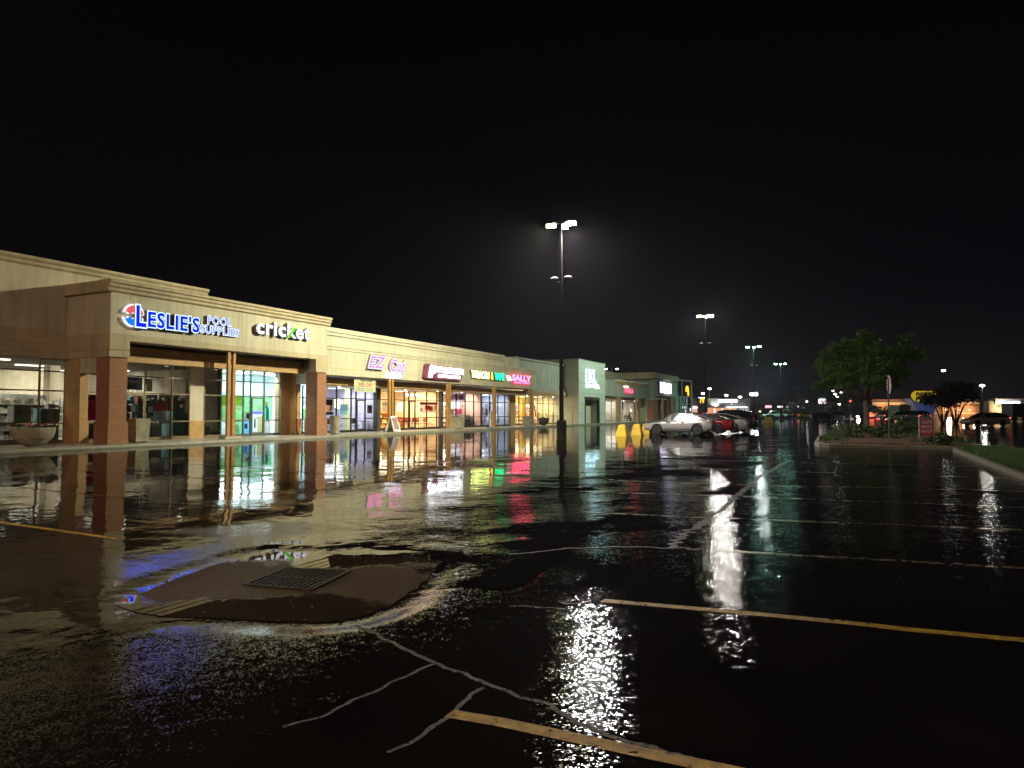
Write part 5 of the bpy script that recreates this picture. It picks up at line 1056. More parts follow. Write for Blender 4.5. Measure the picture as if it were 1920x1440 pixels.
skin('body', V, Ed, Rr, P('dark_clothing', (.015,.015,.02), .8), p)
hd = MB(); hd.blob((.37,0,1.25), .09, (.9,.8,1.15), amp=.03, n=14); hd.blob((.455,0,1.235), .018, amp=0, n=7); hd.build('face', P('skin_tone', (.35,.2,.14), .6), p, True, smooth=True)
hd = MB(); hd.blob((.345,0,1.275), .108, (.95,.9,1.1), amp=.08, n=14); hd.build('hair', P('dark_hair', (.02,.015,.012), .7), p, True, smooth=True)
for s_ in (-1, 1):
    V2 = [(0,0,0),(.05,0,-.02)]; E2 = [(0,1)]; R2 = [.03,.03]
    for k in range(4): a = (-.03+.02*k); V2 += [(.085,a,-.03),(.12,a,-.06),(.125,a*.9,-.09)]; i0 = 2+3*k; E2 += [(1,i0),(i0,i0+1),(i0+1,i0+2)]; R2 += [.010,.009,.008]
    V2 += [(.03,-s_*.035,-.02),(.07,-s_*.055,-.04)]; E2 += [(0,14),(14,15)]; R2 += [.012,.010]
    skin('hand', [(x+.42, y+s_*.16, z+.61) for x, y, z in V2], E2, R2, P('skin_tone', (.35,.2,.14), .6), p)

# ================================================================== ISLAND, LAWN, SHRUBS, TREES
def island(name, poly, top, mat):
    z = .15; m = MB(); n_ = len(poly); C_ = Vector((sum(p[0] for p in poly)/n_, sum(p[1] for p in poly)/n_))
    inner = []
    for i in range(n_):
        a, b_, c = Vector(poly[i-1]), Vector(poly[i]), Vector(poly[(i+1) % n_]); d1 = (b_-a).normalized(); d2 = (c-b_).normalized(); nn = (Vector((-d1.y, d1.x)) + Vector((-d2.y, d2.x))).normalized(); inner.append(b_ + nn * .16)
    vs = [(p[0], p[1], -.3) for p in poly] + [(p[0], p[1], z-.02) for p in poly] + [(p[0]*.0+q.x*.12+p[0]*.88, q.y*.12+p[1]*.88, z) for p, q in zip(poly, inner)] + [(q.x, q.y, z) for q in inner] + [(q.x, q.y, z-.1) for q in inner]
    m.add(vs, [(k*n_+i, k*n_+(i+1) % n_, (k+1)*n_+(i+1) % n_, (k+1)*n_+i) for k in range(4) for i in range(n_)]); tag(m.build(name + '_kerb', M['kerb']), kind='structure')
    # soil
    m = MB(); mid = [[(q.x + (C_.x-q.x)*t, q.y + (C_.y-q.y)*t) for q in inner] for t in (0, .25, .5, .75)]
    vs = [(x, y, z - .015 + .10 * (k > 0) * (1 + .6*noise.noise(Vector((x, y, 5)))) * min(1, k*.6)) for k, r in enumerate(mid) for x, y in r] + [(C_.x, C_.y, z + .15)]
    m.add(vs, [(k*n_+i, k*n_+(i+1) % n_, (k+1)*n_+(i+1) % n_, (k+1)*n_+i) for k in range(3) for i in range(n_)] + [(3*n_+i, 3*n_+(i+1) % n_, 4*n_) for i in range(n_)])
    tag(m.build(name, mat, smooth=True), kind='structure'); return inner
def dens(poly, step=1.2):
    r = []
    for a, b_ in zip(poly, poly[1:] + poly[:1]):
        a = Vector(a); b_ = Vector(b_); k = max(1, int((b_-a).length/step)); r += [tuple(a.lerp(b_, i/k)) for i in range(k)]
    return r
isl = [(-1.5,34.0),(-1.1,33.75),(3.3,32.9),(3.35,31.5),(3.3,20),(3.3,9),(5.6,9),(5.7,20),(5.6,31),(5.0,38),(4.6,48),(4.2,58),(3,64),(.5,66),(-1.2,63),(-1.9,55),(-2.0,44),(-1.8,36)]
bed = [(-1.5,34.0),(-1.1,33.75),(3.3,32.9),(4.9,34),(4.8,38),(4.6,48),(4.2,58),(3,64),(.5,66),(-1.2,63),(-1.9,55),(-2.0,44),(-1.8,36)]
lawn = [(3.35,31.9),(3.3,20),(3.3,9),(5.6,9),(5.7,20),(5.6,31),(5.0,33.4)]
island('planting_bed', dens(bed), .15, M['mulch']); island('lawn', dens(lawn), .15, M['soil'])
def blades(poly, n, h0, h1, seed, w=.02, keep=None, zb=.17):
    rnd = random.Random(seed); x0 = min(p[0] for p in poly); x1 = max(p[0] for p in poly); y0 = min(p[1] for p in poly); y1 = max(p[1] for p in poly); m = MB(); k = 0
    while k < n:
        x, y = rnd.uniform(x0, x1), rnd.uniform(y0, y1)
        if not inpoly(x, y, poly) or (keep and not keep(x, y)): 
            k += .2; continue
        h = rnd.uniform(h0, h1); a = rnd.uniform(0, 3.14); c, s_ = math.cos(a)*w, math.sin(a)*w; lx, ly = rnd.uniform(-.5,.5)*h, rnd.uniform(-.5,.5)*h
        m.add([(x-c, y-s_, zb-.03), (x+c, y+s_, zb-.03), (x+lx, y+ly, zb+h)], [(0,1,2)]); k += 1
    return m
ln_in = [(3.5,31.8),(3.48,20),(3.48,9.2),(5.45,9.2),(5.5,20),(5.4,31),(4.9,33.1)]
tag(blades(ln_in, 26000, .05, .13, 1, .016).build('grass', M['grass']), 'short wet green lawn grass inside the curved kerb at right', 'grass', kind='stuff')
bd_in = [(-1.3,34.2),(3.2,33.1),(4.7,34.2),(4.5,48),(4.0,58),(2.9,63),(.5,65),(-1.0,62),(-1.7,55),(-1.8,44),(-1.6,36)]
tag(blades(bd_in, 12000, .06, .28, 2, .03, keep=lambda x, y: noise.noise(Vector((x*.5, y*.25, 1))) > .02 and y > 36.5).build('ground_cover', P('ground_cover_leaves', (.04,.075,.018), .6, var=.5)), 'dark mixed grass and weeds over the planting bed', 'ground cover', kind='stuff')
tag(blades([(-1.35,34.15),(3.2,33.1),(3.2,34.2),(-1.4,35.4)], 1500, .02, .06, 3, .02).build('leaf_litter', P('leaf_litter', (.17,.10,.04), .7, var=.6)), 'brown leaf litter along the near kerb of the planting bed', 'leaf litter', kind='stuff')
def foliage(m, c, r, n, rnd, s0=.05, s1=.12, sc=(1,1,.8)):
    for _ in range(n):
        d = Vector((rnd.gauss(0,1), rnd.gauss(0,1), rnd.gauss(0,1))).normalized(); q = r * rnd.random() ** .45
        p_ = Vector(c) + Vector((d.x*q*sc[0], d.y*q*sc[1], d.z*q*sc[2])); s = rnd.uniform(s0, s1); u = Vector((rnd.gauss(0,1), rnd.gauss(0,1), rnd.gauss(0,.5))).normalized(); w = u.orthogonal().normalized() * s * .45
        w = Matrix.Rotation(rnd.uniform(0, 6.28), 3, u) @ w
        m.add([p_ - u*s, p_ + w, p_ + u*s, p_ - w], [(0,1,2,3)])
def shrub(x, y, r, h, label, seed, mat=None):
    o = root('shrub', (x, y, .2), label, 'shrub', 'low shrubs in the planting bed'); rnd = random.Random(seed); m = MB()
    for i in range(7): foliage(m, (rnd.uniform(-.6,.6)*r, rnd.uniform(-.6,.6)*r, h*rnd.uniform(.3,.7)), r*.55, 130, rnd, .04, .1)
    m.build('foliage', mat or P('shrub_leaves', (.05,.085,.025), .6, var=.4), o, True)
    m = MB()
    for i in range(6): a = i*1.05; m.tube([(0,0,0),(math.cos(a)*r*.4, math.sin(a)*r*.4, h*.6)], [.015,.006], 5)
    m.build('stems', M['bark'], o, True)
sx_, sy_ = onZ(1597, 820, .2); shrub(sx_, sy_, .75, .75, 'dark rounded shrub in front of the big tree trunk, nearest the left kerb tip', 1)
sx_, sy_ = onZ(1612, 812, .2); shrub(sx_, sy_, .8, .6, 'low shrub just left of the tree trunk base', 2)
sx_, sy_ = onZ(1655, 821, .2); shrub(sx_, sy_, .7, .7, 'shrub left of the octagonal sign pole', 3)
sx_, sy_ = onZ(1690, 815, .2); shrub(sx_, sy_, 1.0, .8, 'broad shrub between the octagonal sign pole and the red lawn sign', 4)
sx_, sy_ = onZ(1712, 812, .2); shrub(sx_, sy_, .9, .7, 'shrub close to the left edge of the red lawn sign', 5)
sx_, sy_ = onZ(1765, 832, .2); shrub(sx_, sy_, .6, .35, 'low green tuft where planting bed meets lawn', 6)
# big tree
tx, ty = onZ(1624.7, 806.8, .15); tr = root('shade_tree', (tx, ty, .15), 'big leafy tree lit green from the left on the planting bed', 'tree')
m = MB(); m.tube([(0,0,-.1),(.02,0,.25),(0,.02,1.1),(-.05,0,2.3)], [.30,.205,.18,.16], 12); trk = m.build('trunk', M['bark'], tr, True, smooth=True)
uR = Rt; uF = Fh
def TL(a, b_, z): v = uR * a + uF * b_; return (v.x, v.y, z)
limbs = [[TL(-.03,0,2.2), TL(-1.1,.1,3.3), TL(-2.4,.2,4.1), TL(-3.4,0,4.6)], [TL(-.03,0,2.2), TL(-.6,.5,3.8), TL(-1.4,.9,5.4), TL(-1.8,1,6.3)], [TL(0,0,2.2), TL(.1,0,4.0), TL(.1,.2,6.0), TL(.1,0,7.4)],
         [TL(.05,0,2.2), TL(.8,-.2,3.6), TL(1.6,-.4,5.0), TL(2.0,-.5,6.2)], [TL(.05,0,2.3), TL(1.3,.4,3.5), TL(2.7,.6,4.6), TL(4.1,.5,5.7)], [TL(0,0,2.3), TL(-.4,-.9,3.6), TL(-.8,-1.9,4.9)], [TL(0,0,2.3), TL(-1.6,-.4,2.9), TL(-3.2,-.6,3.3)], [TL(.1,0,2.2), TL(.9,1.0,3.6), TL(1.6,2.0,4.8)]]
for L in limbs: m = MB(); m.tube(L, [.115,.08,.05,.02][:len(L)], 8); m.build('limb', M['bark'], tr, True, smooth=True)
rnd = random.Random(11); m = MB()
cl = [(0,0,7.3,.8),(-.4,.3,6.7,.9),(.6,0,6.6,.9),(-1.8,.6,6.3,.95),(-2.5,.3,5.9,.7),(-1.0,.2,6.0,1.0),(.2,-.4,5.8,1.1),(1.5,0,6.0,.9),(2.1,0,5.9,.7),(-3.3,0,5.2,.75),(-3.0,.3,4.6,.8),(-2.0,-.5,5.0,1.0),(-.8,-1,5.0,1.0),(.5,-1,4.8,1.0),(1.4,-.3,4.7,1.0),(2.3,.4,4.8,.9),
      (-3.7,-.3,3.4,.6),(-3.1,-.4,3.6,.8),(-2.4,-.4,3.9,.8),(-1.5,-.7,3.9,.8),(-.5,-1.2,3.9,.7),(.6,-.9,3.7,.7),(1.6,.6,3.8,.8),(3.0,.6,5.5,.8),(3.8,.5,6.0,.8),(3.3,.5,7.0,.8),(4.4,.5,5.6,.6),(2.8,.5,6.3,.7),(3.2,.7,4.4,.8),(2.6,.4,3.6,.6),(-.4,1.5,5.2,1.1),(1.2,1.8,5.2,1.1),(-1.8,1.4,4.6,.9),(.4,.6,4.2,.9)]
for a, b_, z, r_ in cl:
    c = Vector(TL(a, b_, z)); foliage(m, c, r_*.82, int(400*r_*r_)+90, rnd, .07, .16)
    for k in range(4): e_ = Vector((rnd.gauss(0,1), rnd.gauss(0,1), rnd.gauss(0,.6))).normalized()*r_*1.05; foliage(m, c+e_, .28, 45, rnd, .06, .13)
m.build('crown', M['leaf'], tr, True)
# dark multi-stem tree beyond
def multi_tree(px, D, h, w, label, seed, stems=9, mat=None, loc=None):
    g_ = G(px, D, .1); o = root('multi_stem_tree', g_, label, 'tree', 'dark trees beyond the aisle'); rnd = random.Random(seed)
    for i in range(stems):
        a = i * 6.283/stems + rnd.uniform(-.2,.2); q = .25*w; m = MB(); m.tube([(math.cos(a)*.18, math.sin(a)*.18, -.1), (math.cos(a)*q*.5, math.sin(a)*q*.5, h*.28), (math.cos(a)*q, math.sin(a)*q, h*.55)], [.10,.07,.04], 6); m.build('stem', M['bark'], o, True, smooth=True)
    m = MB()
    for i in range(16): a = rnd.uniform(0, 6.28); q = rnd.random()**.5 * w * .38; foliage(m, (math.cos(a)*q, math.sin(a)*q, h*rnd.uniform(.45,.85)), w*.2, 150, rnd, .12, .28)
    m.build('crown', mat or M['leafdark'], o, True)
multi_tree(1768, 92, 5.8, 5.6, 'dark multi-stem tree hiding part of the yellow tag sign, left of a pair', 5, 8)
multi_tree(1792, 96, 5.8, 6.0, 'dark multi-stem tree in front of the orange-lit store, right of a pair', 6, 8)
multi_tree(1573, 190, 9, 10, 'dark round tree behind the big leafy tree, under the traffic light', 8, 5)
# octagonal sign seen nearly edge-on, and red lawn sign
x_, y_ = onZ(1669, 829, .2); so = root('stop_sign', (x_, y_, .17), 'octagonal sign seen from behind, nearly edge-on, on a thin pole in the planting bed', 'sign', None, yaw + R_(73))
hs = 2.15; m = MB(); m.tube([(0,.03,0),(0,.03,hs+.8)], .03, 8); m.build('pole', P('green_post', (.12,.15,.08), .5, .3), so, True)
m = MB(); pts = [(.46*math.cos(R_(22.5+45*i)), hs+.45+.46*math.sin(R_(22.5+45*i))) for i in range(8)]
m.add([(x, -.005, z) for x, z in pts] + [(x, .0, z) for x, z in pts], [tuple(range(8)), tuple(range(15, 7, -1))] + [(i, i+8, (i+1) % 8+8, (i+1) % 8) for i in range(8)]); m.build('octagon_plate', P('pinkish_plate', (.50,.33,.33), .5, .1), so, True)
x_, y_ = onZ(1737.5, 822, .17); vr = root('lawn_sign', (x_, y_, .17), 'red and white VAPE SMOKE SHOP lawn sign in a thin white frame', 'sign', None, yaw)
m = MB(); m.box(-.36,.36,-.01,.01,.10,1.02); m.build('panel', P('lawn_sign_red', (.50,.02,.03), .5), vr, True)
m = MB(); m.box(-.40,-.36,-.02,.02,0,1.06); m.box(.36,.40,-.02,.02,0,1.06); m.box(-.36,.36,-.02,.02,1.02,1.06); m.box(-.36,.36,-.02,.02,.06,.10); m.build('frame', P('frame_white', (.5,.48,.46), .5), vr, True)
m = MB()
for t_, z_ in (("VAPE",.76),("SMOKE",.52),("SHOP",.28)): text(m, t_, (-.29,-.012,z_), (1,0,0), (0,0,1), .58, .18, .003, .03)
text(m, "OPEN LATE", (-.2,-.012,.16), (1,0,0), (0,0,1), .4, .05, .003, .01); m.build('lettering', M['whitev'], vr, True)
m = MB(); m.box(-.22,-.06,-.012,.012,1.08,1.28); m.box(.06,.22,-.012,.012,1.08,1.28); m.build('top_tab', P('grey_tab', (.14,.15,.15), .6), vr, True)

# ================================================================== DISTANT PLACES (roots turned to face the lot)
def far_root(name, px, D, label, cat, group=None, dz=0): g_ = G(px, D, dz); return root(name, g_, label, cat, group, yaw)
def wpx(n, D): return n / f_px * D
def fz(py, D): return zoff(1400, py, D)
# restaurant
D = 198; mc = far_root('restaurant', 1355, D, 'low grey fast food restaurant with bright light bands and a dark tower', 'building'); X = lambda px: wpx(px-1355, D); Z = lambda py: max(0, fz(py, D))
m = MB(); m.box(X(1300), X(1413), 3, 8, 0, Z(747.5)); m.build('wall', P('restaurant_grey', (.20,.20,.19), .7), mc, True)
m = MB(); m.box(X(1299), X(1413.5), 2.4, 3, Z(762), Z(746.5)); m.build('mansard', P('restaurant_grey_band', (.23,.23,.22), .7), mc, True)
m = MB(); m.box(X(1312), X(1329), 1.2, 3.4, 0, Z(745)); m.build('tower', P('tower_dark', (.045,.035,.04), .7), mc, True)
m = MB(); m.box(X(1312), X(1327), .9, 1.2, Z(746.3), Z(744.8)); m.build('tower_light', M['ew'], mc, True)
m = MB(); m.box(X(1352), X(1387), 2.1, 2.4, Z(754), Z(749)); m.build('name_light_box', E('very_white_sign', (1,1,1), 4), mc, True)
m = MB(); m.box(X(1366), X(1404), 1.2, 2.4, Z(764.5), Z(762.5)); m.build('canopy_light', M['ew'], mc, True)
m = MB(); m.box(X(1331), X(1387), 2.55, 3.0-.01, Z(778), Z(764.5)) ; m.build('dining_window', E('lit_dining_room', (1,.50,.24), .95), mc, True)
for i in range(13):
    px = 1331 + i*4.6; m = MB(); m.box(X(px), X(px+.7), 2.4, 2.56, 0, Z(763)); m.build('window_mullion', P('mullion', (.3,.28,.25), .5), mc, True)
for i, (a, c) in enumerate(((1335,(1,.2,.06)),(1343,(1,.95,.85)),(1352,(1,.25,.1)),(1358,(1,.9,.8)),(1364,(1,.35,.12)),(1372,(1,.85,.45)),(1378,(1,.9,.6)))):
    m = MB(); m.box(X(a), X(a+3.5), 2.48, 2.54, Z(776-(i%3)), Z(768-(i%2)*2)); m.build('interior_display', E('display_glow', c, 1.3), mc, True)
for px in (1346, 1377):
    m = MB(); m.box(X(px-1), X(px+1), 2.2, 2.4, Z(758), Z(757)); m.build('wall_lamp', M['ew'], mc, True); l = lamp('wall_lamp_light', 'SPOT', (X(px), 1.2, Z(764)), 900, (.85,1,.9), .2, mc, (R_(150), 0, 0), spot=110)
for px in (1392, 1397, 1402.5, 1406.5): m = MB(); m.box(X(px), X(px+1.4), 2.2, 2.4, 0, Z(762.5)); m.build('glowing_pilaster', E('glowing_pilaster', (.9,.9,1), .55), mc, True)  # pilasters are no lamps; their lit look is put in as emission
m = MB(); m.box(X(1300.5), X(1311), 2.0, 2.4, Z(778), Z(761)); m.build('drive_window', E('drive_window_glow', (1,.6,.45), .8), mc, True)
m = MB(); m.blob((X(1306), 1.9, Z(764)), wpx(6, D), (1,.5,.5), amp=0, n=12); m.build('glowing_awning', E('glowing_awning', (.95,.9,.95), 1.2), mc, True, smooth=True)  # awning brightness is put into the material as its own glow
def arches(par, cx, y, z0, w, h, t, mat):
    m = MB()
    for s_ in (-1, 1):
        pts = [(cx + s_*w*.25 + w*.25*math.cos(a), y, z0 + h*math.sin(a)) for a in [math.pi*i/14 for i in range(15)]]
        m.tube(pts, t, 6)
    return m.build('double_arch', mat, par, True)
ya_ = E('yellow_arch', (1,.62,.02), 1.6)
arches(mc, X(1320), .7, Z(755.5), wpx(10.5, D), wpx(8.5, D), wpx(1.1, D), ya_)
for px, py in ((1318.5,738),(1331,729),(1362,741),(1388,744.5)):
    g_ = far_root('street_lamp', px, 206, f'small far lamp above the restaurant roof, {("leftmost","second","third","last")[(1318.5,1331,1362,1388).index(px)]} of four', 'street lamp', 'far lamps over the restaurant'); H_ = fz(py, 206)
    m = MB(); m.tube([(0,0,0),(0,0,H_)], .08, 6); m.build('pole', M['galv'], g_, True); m = MB(); m.blob((0,0,H_), .5, (1,1,.45), amp=0, n=10); m.build('lamp_head', M['farglow'], g_, True, smooth=True)
g_ = far_root('flood_lamp', 1414, 178, 'brightest white flood lamp on a pole at the right end of the restaurant', 'street lamp'); H_ = fz(739.5, 178)
m = MB(); m.tube([(0,0,0),(0,0,H_)], .1, 6); m.build('pole', M['galv'], g_, True)
for k in range(3): m = MB(); m.box(-.95+.65*k, -.4+.65*k, -.12, 0, H_-.3, H_+.3); m.build('lamp_head', E('flood_face', (1,1,1), 30), g_, True)
lamp('flood_light', 'POINT', (0,-.6,H_), 5000, (.95,.97,1), .3, g_)
lamp('lot_light', 'POINT', (-9,-4,5), 900, (1,.95,.9), .3, g_)
# glazed play tower beyond the corner tower
pt = root('play_tower', (-28.5, 127.5, 0), 'pale steel frame tower with teal panels and a half-hidden yellow arch, past the corner tower', 'tower')
m = MB(); Zt = 7.3; Zm = 4.3
for y in (123.5, 127.5, 131.5): m.tube([(0+.9*(y>131), y-127.5, 0), (0+.9*(y>131), y-127.5, Zt if y < 131.6 else Zt)], .13, 6)
m.tube([(0,-4,Zt),(.9,4,Zt)], .13, 6); m.tube([(0,-4,Zm),(.9,4,Zm)], .1, 6)
for z in (1.4, 2.9): m.tube([(0,-4,z),(.9,4,z)], .06, 6)
m.build('frame', P('pale_frame_steel', (.45,.5,.48), .5), pt, True)
for i in range(4): m = MB(); y = -3.9 + i*1.95; m.box(-.05+.1*i, .0+.1*i, y, y+1.8, .1, Zm-.1); m.build('teal_panel', P('teal_mesh_panel', (.06,.16,.17), .5, var=.6, vs=2), pt, True)
m = MB()
for y, z in ((-1.2,2.2),(.3,2.2),(1.6,2.2)): m.box(.3,.34, y, y+.35, z, z+.4)
m.build('white_marks', M['ew1'], pt, True)
m = MB(); m.tube([(.5, 1.6 + .8*math.cos(a)+.6, 5.3 + 1.0*math.sin(a)) for a in [math.pi*(1 - i/12) for i in range(12)]] + [(.5, 3.1, 4.6)], .17, 6); m.build('yellow_arch', ya_, pt, True)
# big store with the yellow tag
D = 205; bb = far_root('big_store', 1770, D, 'long brick superstore with a cream band, lit orange from below, behind the trees', 'building'); X = lambda px: wpx(px-1770, D)
Z = lambda py: max(0, zoff(1770, py, D))
m = MB(); m.box(X(1655), X(1862), 6, 9, 0, Z(748)); m.build('wall', M['brickfar'], bb, True)
m = MB(); m.box(X(1655), X(1862), 5.8, 6, Z(758), Z(753)); m.build('cream_band', P('cream_band', (.62,.52,.32), .7), bb, True)
m = MB(); m.box(X(1655), X(1862), 5.85, 6, Z(776), Z(774)); m.build('low_band', P('cream_band', (.62,.52,.32), .7), bb, True)
m = MB(); m.box(X(1822), X(1862), 4.6, 4.8, 0, 0.01) ; 
for px in (1672, 1700, 1797, 1822, 1842):
    m = MB(); m.box(X(px)-.2, X(px)+.2, 5.5, 5.8, Z(769), Z(767.5)); m.build('wall_lamp', E('amber_wall_lamp', (1,.7,.4), 5), bb, True); lamp('wall_lamp_light', 'POINT', (X(px), 3.9, Z(769)), 620, (1,.62,.32), .2, bb)
m = MB(); Y_ = 2.0; m.add([(x, y, z) for y in (Y_, Y_+3.5) for x, z in ((X(1714), Z(747)), (X(1736), Z(781)), (X(1758), Z(781)), (X(1766), Z(747)))], [(3,2,1,0),(4,5,6,7),(0,1,5,4),(1,2,6,5),(2,3,7,6),(3,0,4,7)]); m.build('blue_wedge', P('blue_wedge_panel', (.035,.075,.26), .6), bb, True)
lamp('wedge_light', 'POINT', (X(1742), -9, 2.5), 1300, (.9,.93,1), .4, bb)
tg = far_root('tag_sign', 1742, D-.5, 'yellow octagonal tag sign with black BEST BUY letters on the blue wedge', 'sign'); X2 = lambda px: wpx(px-1742, D)
m = MB(); pts = [(X2(1714),Z(743)),(X2(1719),Z(750)),(X2(1724),Z(752.5)),(X2(1768),Z(752.5)),(X2(1768),Z(733)),(X2(1722),Z(733)),(X2(1716),Z(737))]; k = len(pts)
m.add([(x, y, z) for y in (1.0, 1.6) for x, z in pts], [tuple(range(k-1,-1,-1))[::1], tuple(range(k, 2*k))] + [(i, (i+1) % k, (i+1) % k+k, i+k) for i in range(k)]); m.build('tag', E('yellow_tag_face', (.75,.52,.02), .62), tg, True)
m = MB(); text(m, "BEST", (X2(1722), .99, Z(741)), (1,0,0), (0,0,1), wpx(30, D), wpx(5.6, D), .05, .06); text(m, "BUY", (X2(1722.5), .99, Z(749)), (1,0,0), (0,0,1), wpx(24, D), wpx(5.6, D), .05, .06); m.build('lettering', M['black'], tg, True)
# purple arch-sided building with red lit signs
D = 170; pb = far_root('arched_building', 1640, D, 'purple arch-sided building with red glowing signs, right of the big trunk', 'building'); X = lambda px: wpx(px-1640, D); Z = lambda py: max(0, zoff(1640, py, D))
pts = [(X(1628),0)] + [(X(1628)+ (X(1660)-X(1628))*t, Z(790) + (Z(758)-0)*(math.cos(t*1.5))**.7) for t in (0,.25,.5,.7,.85,.95)] + [(X(1660),0)]; k = len(pts); m = MB()
m.add([(x, y, z) for y in (0, .8) for x, z in pts], [tuple(range(k)), tuple(range(2*k-1,k-1,-1))] + [(i, i+k, (i+1) % k+k, (i+1) % k) for i in range(k)]); m.build('wall', P('purple_wall', (.05,.02,.08), .6), pb, True)
for (a, b_, c, d, col, s_) in ((1641,778,1648,768,(1,.25,.08),1.6),(1642,785,1648.5,779,(1,.08,.08),5),(1630,781,1639,774,(1,.14,.06),3)):
    m = MB(); m.box(X(a), X(c), -.3, -.02, Z(b_), Z(d)); m.build('lit_panel', E('red_panel_glow', col, s_), pb, True)
# corner drive-in at far right: dark kiosk, light sign, oval pylon, truck trailer
D = 140; kr = far_root('kiosk_building', 1905, D, 'cream walled shop with a glowing white fascia sign at the right edge', 'building'); X = lambda px: wpx(px-1905, D); Z = lambda py: max(0, zoff(1905, py, D))
m = MB(); m.box(X(1886), X(1960), 4.9, 6.5, 0, Z(751)); m.build('wall', P('cream_wall', (.42,.36,.22), .7), kr, True)
m = MB(); m.taper(X(1897), X(1960), 4.8, 6, Z(757), X(1895), X(1960), 4.2, 6, Z(747)); m.build('fascia', P('pale_fascia', (.4,.4,.42), .6), kr, True)
m = MB(); text(m, "Dawn", (X(1902), 4.3, Z(756)), (1,0,0), (0,0,1), wpx(40, D), wpx(5.5, D), .08, .06); m.build('lettering', E('bright_fascia_sign', (.9,.93,1), 4.5), kr, True)
m = MB(); m.box(X(1905), X(1907), 3.8, 4.1, Z(764), Z(762.5)); m.build('wall_lamp', M['down'], kr, True); lamp('wall_lamp_light', 'POINT', (X(1906), 3.4, Z(764.5)), 500, (1,.75,.45), .15, kr)
tl = far_root('box_trailer', 1912, 112, 'dark grey box trailer with one small window, parked at the right edge', 'trailer'); w_ = wpx(1, 112)
m = MB(); m.box(-13*w_, 30*w_, 0, 2.6, .7, 2.95); m.build('box', P('trailer_grey', (.085,.095,.085), .5), tl, True)
m = MB(); m.box(-3*w_, 5*w_, -.02, 0, 1.95, 2.4); m.build('window', M['black'], tl, True)
for k in (-8, 12): m = MB(); m.tube([(k*w_, .1, .4), (k*w_, .5, .4)], .4, 16); m.build('wheel', M['tyre'], tl, True)
D = 150; ov = far_root('oval_pylon_sign', 1869, D, 'glowing cream oval pylon sign left of the cream walled shop', 'sign'); Zf = lambda py: zoff(1869, py, 150)
m = MB(); k = 20; pts = [(wpx(6.2,D)*math.cos(6.283*i/k), (Zf(747)+Zf(768))/2 + wpx(10.5,D)*math.sin(6.283*i/k)) for i in range(k)]
m.add([(x, y, z) for y in (-.2, .2) for x, z in pts], [tuple(range(k-1,-1,-1))[::-1], tuple(range(2*k-1,k-1,-1))] + [(i, i+k, (i+1) % k+k, (i+1) % k) for i in range(k)]); m.build('face', E('cream_oval_face', (1,.92,.45), 1.0), ov, True)
m = MB(); m.box(-wpx(4.5,D), wpx(4,D), -.24, -.2, Zf(756), Zf(751)); m.box(-wpx(3.5,D), wpx(4.5,D), -.24, -.2, Zf(766), Zf(761)); m.build('white_band', M['ew1'], ov, True)
m = MB(); m.tube([(0,0,0),(0,0,Zf(768))], .15, 8); m.build('pole', M['steel'], ov, True)
def far_lamp(px, py, D, label, power=0, col=(1,.97,.9), head=.35, grp='far street lamps', mat=None, arm=0):
    g_ = far_root('street_lamp', px, D, label, 'street lamp', grp); H_ = zoff(px, py, D)
    m = MB(); m.tube([(0,0,0),(0,0,H_)], .07, 6); m.build('pole', M['steel'], g_, True)
    m = MB(); m.blob((arm,0,H_), head, (1,1,.5), amp=0, n=10); m.build('lamp_head', mat or M['farglow'], g_, True, smooth=True)
    if power: lamp('lamp_light', 'POINT', (arm,-.3,H_-.3), power, col, .25, g_)
    return g_
far_lamp(1843, 723, 128, 'single bright street lamp over the orange-lit superstore', 450, (1,.97,.85), .42)
for i, (px, py, s_) in enumerate(((1560,727,.25),(1562.5,733,.5),(1567,739,.55),(1570,744,.45),(1578,736,.5),(1573,758,.8))): far_lamp(px, py, 240 + i*12, f'{("highest tiny","second","third","fourth","separate bluish","largest yellowish")[i]} street lamp in the string of lights left of the big tree', [0,0,900,0,0,2500][i], (1,.93,.7), s_, 'string of road lamps')
far_lamp(1513, 753, 260, 'small dim lamp left of the red and white pylon sign', 0, head=.35); far_lamp(1771, 695, 150, 'pale lamp high behind the dark multi-stem trees', 0, head=.4)
far_lamp(1608, 781, 150, 'star-bright low white lamp left of the big trunk', 600, (1,.97,1), .3)
# traffic light
tlr = far_root('traffic_light', 1594.5, 150, 'red traffic light hanging in the dark left of the big trunk', 'traffic light'); H_ = zoff(1594, 752, 150)
m = MB(); m.box(-.18,.18,-.1,.1,H_-.8,H_+.25); m.build('housing', M['black'], tlr, True); m = MB(); m.tube([(0,-.11,H_),(0,-.16,H_)], .17, 12); m.build('red_lens', E('red_signal', (1,.03,.03), 12), tlr, True); m = MB(); m.tube([(0,0,0),(0,0,H_-.8)], .06, 6); m.build('pole', M['steel'], tlr, True)
# pylon sign red/white/green
pyl = far_root('pylon_sign', 1541.5, 200, 'white pylon sign with green top and red edge left of the big tree', 'sign'); Zf = lambda py: zoff(1541, py, 200)
m = MB(); m.box(-.9,1.1,-.2,.2,Zf(757),Zf(748)); m.build('face', E('pink_white_face', (1,.75,.8), 2.5), pyl, True); m = MB(); m.box(-.6,1.0,-.2,.2,Zf(748),Zf(746)); m.build('green_cap', E('green_cap', (.1,.8,.4), .8), pyl, True); m = MB(); m.tube([(.1,0,0),(.1,0,Zf(757))], .12, 6); m.build('pole', M['steel'], pyl, True)
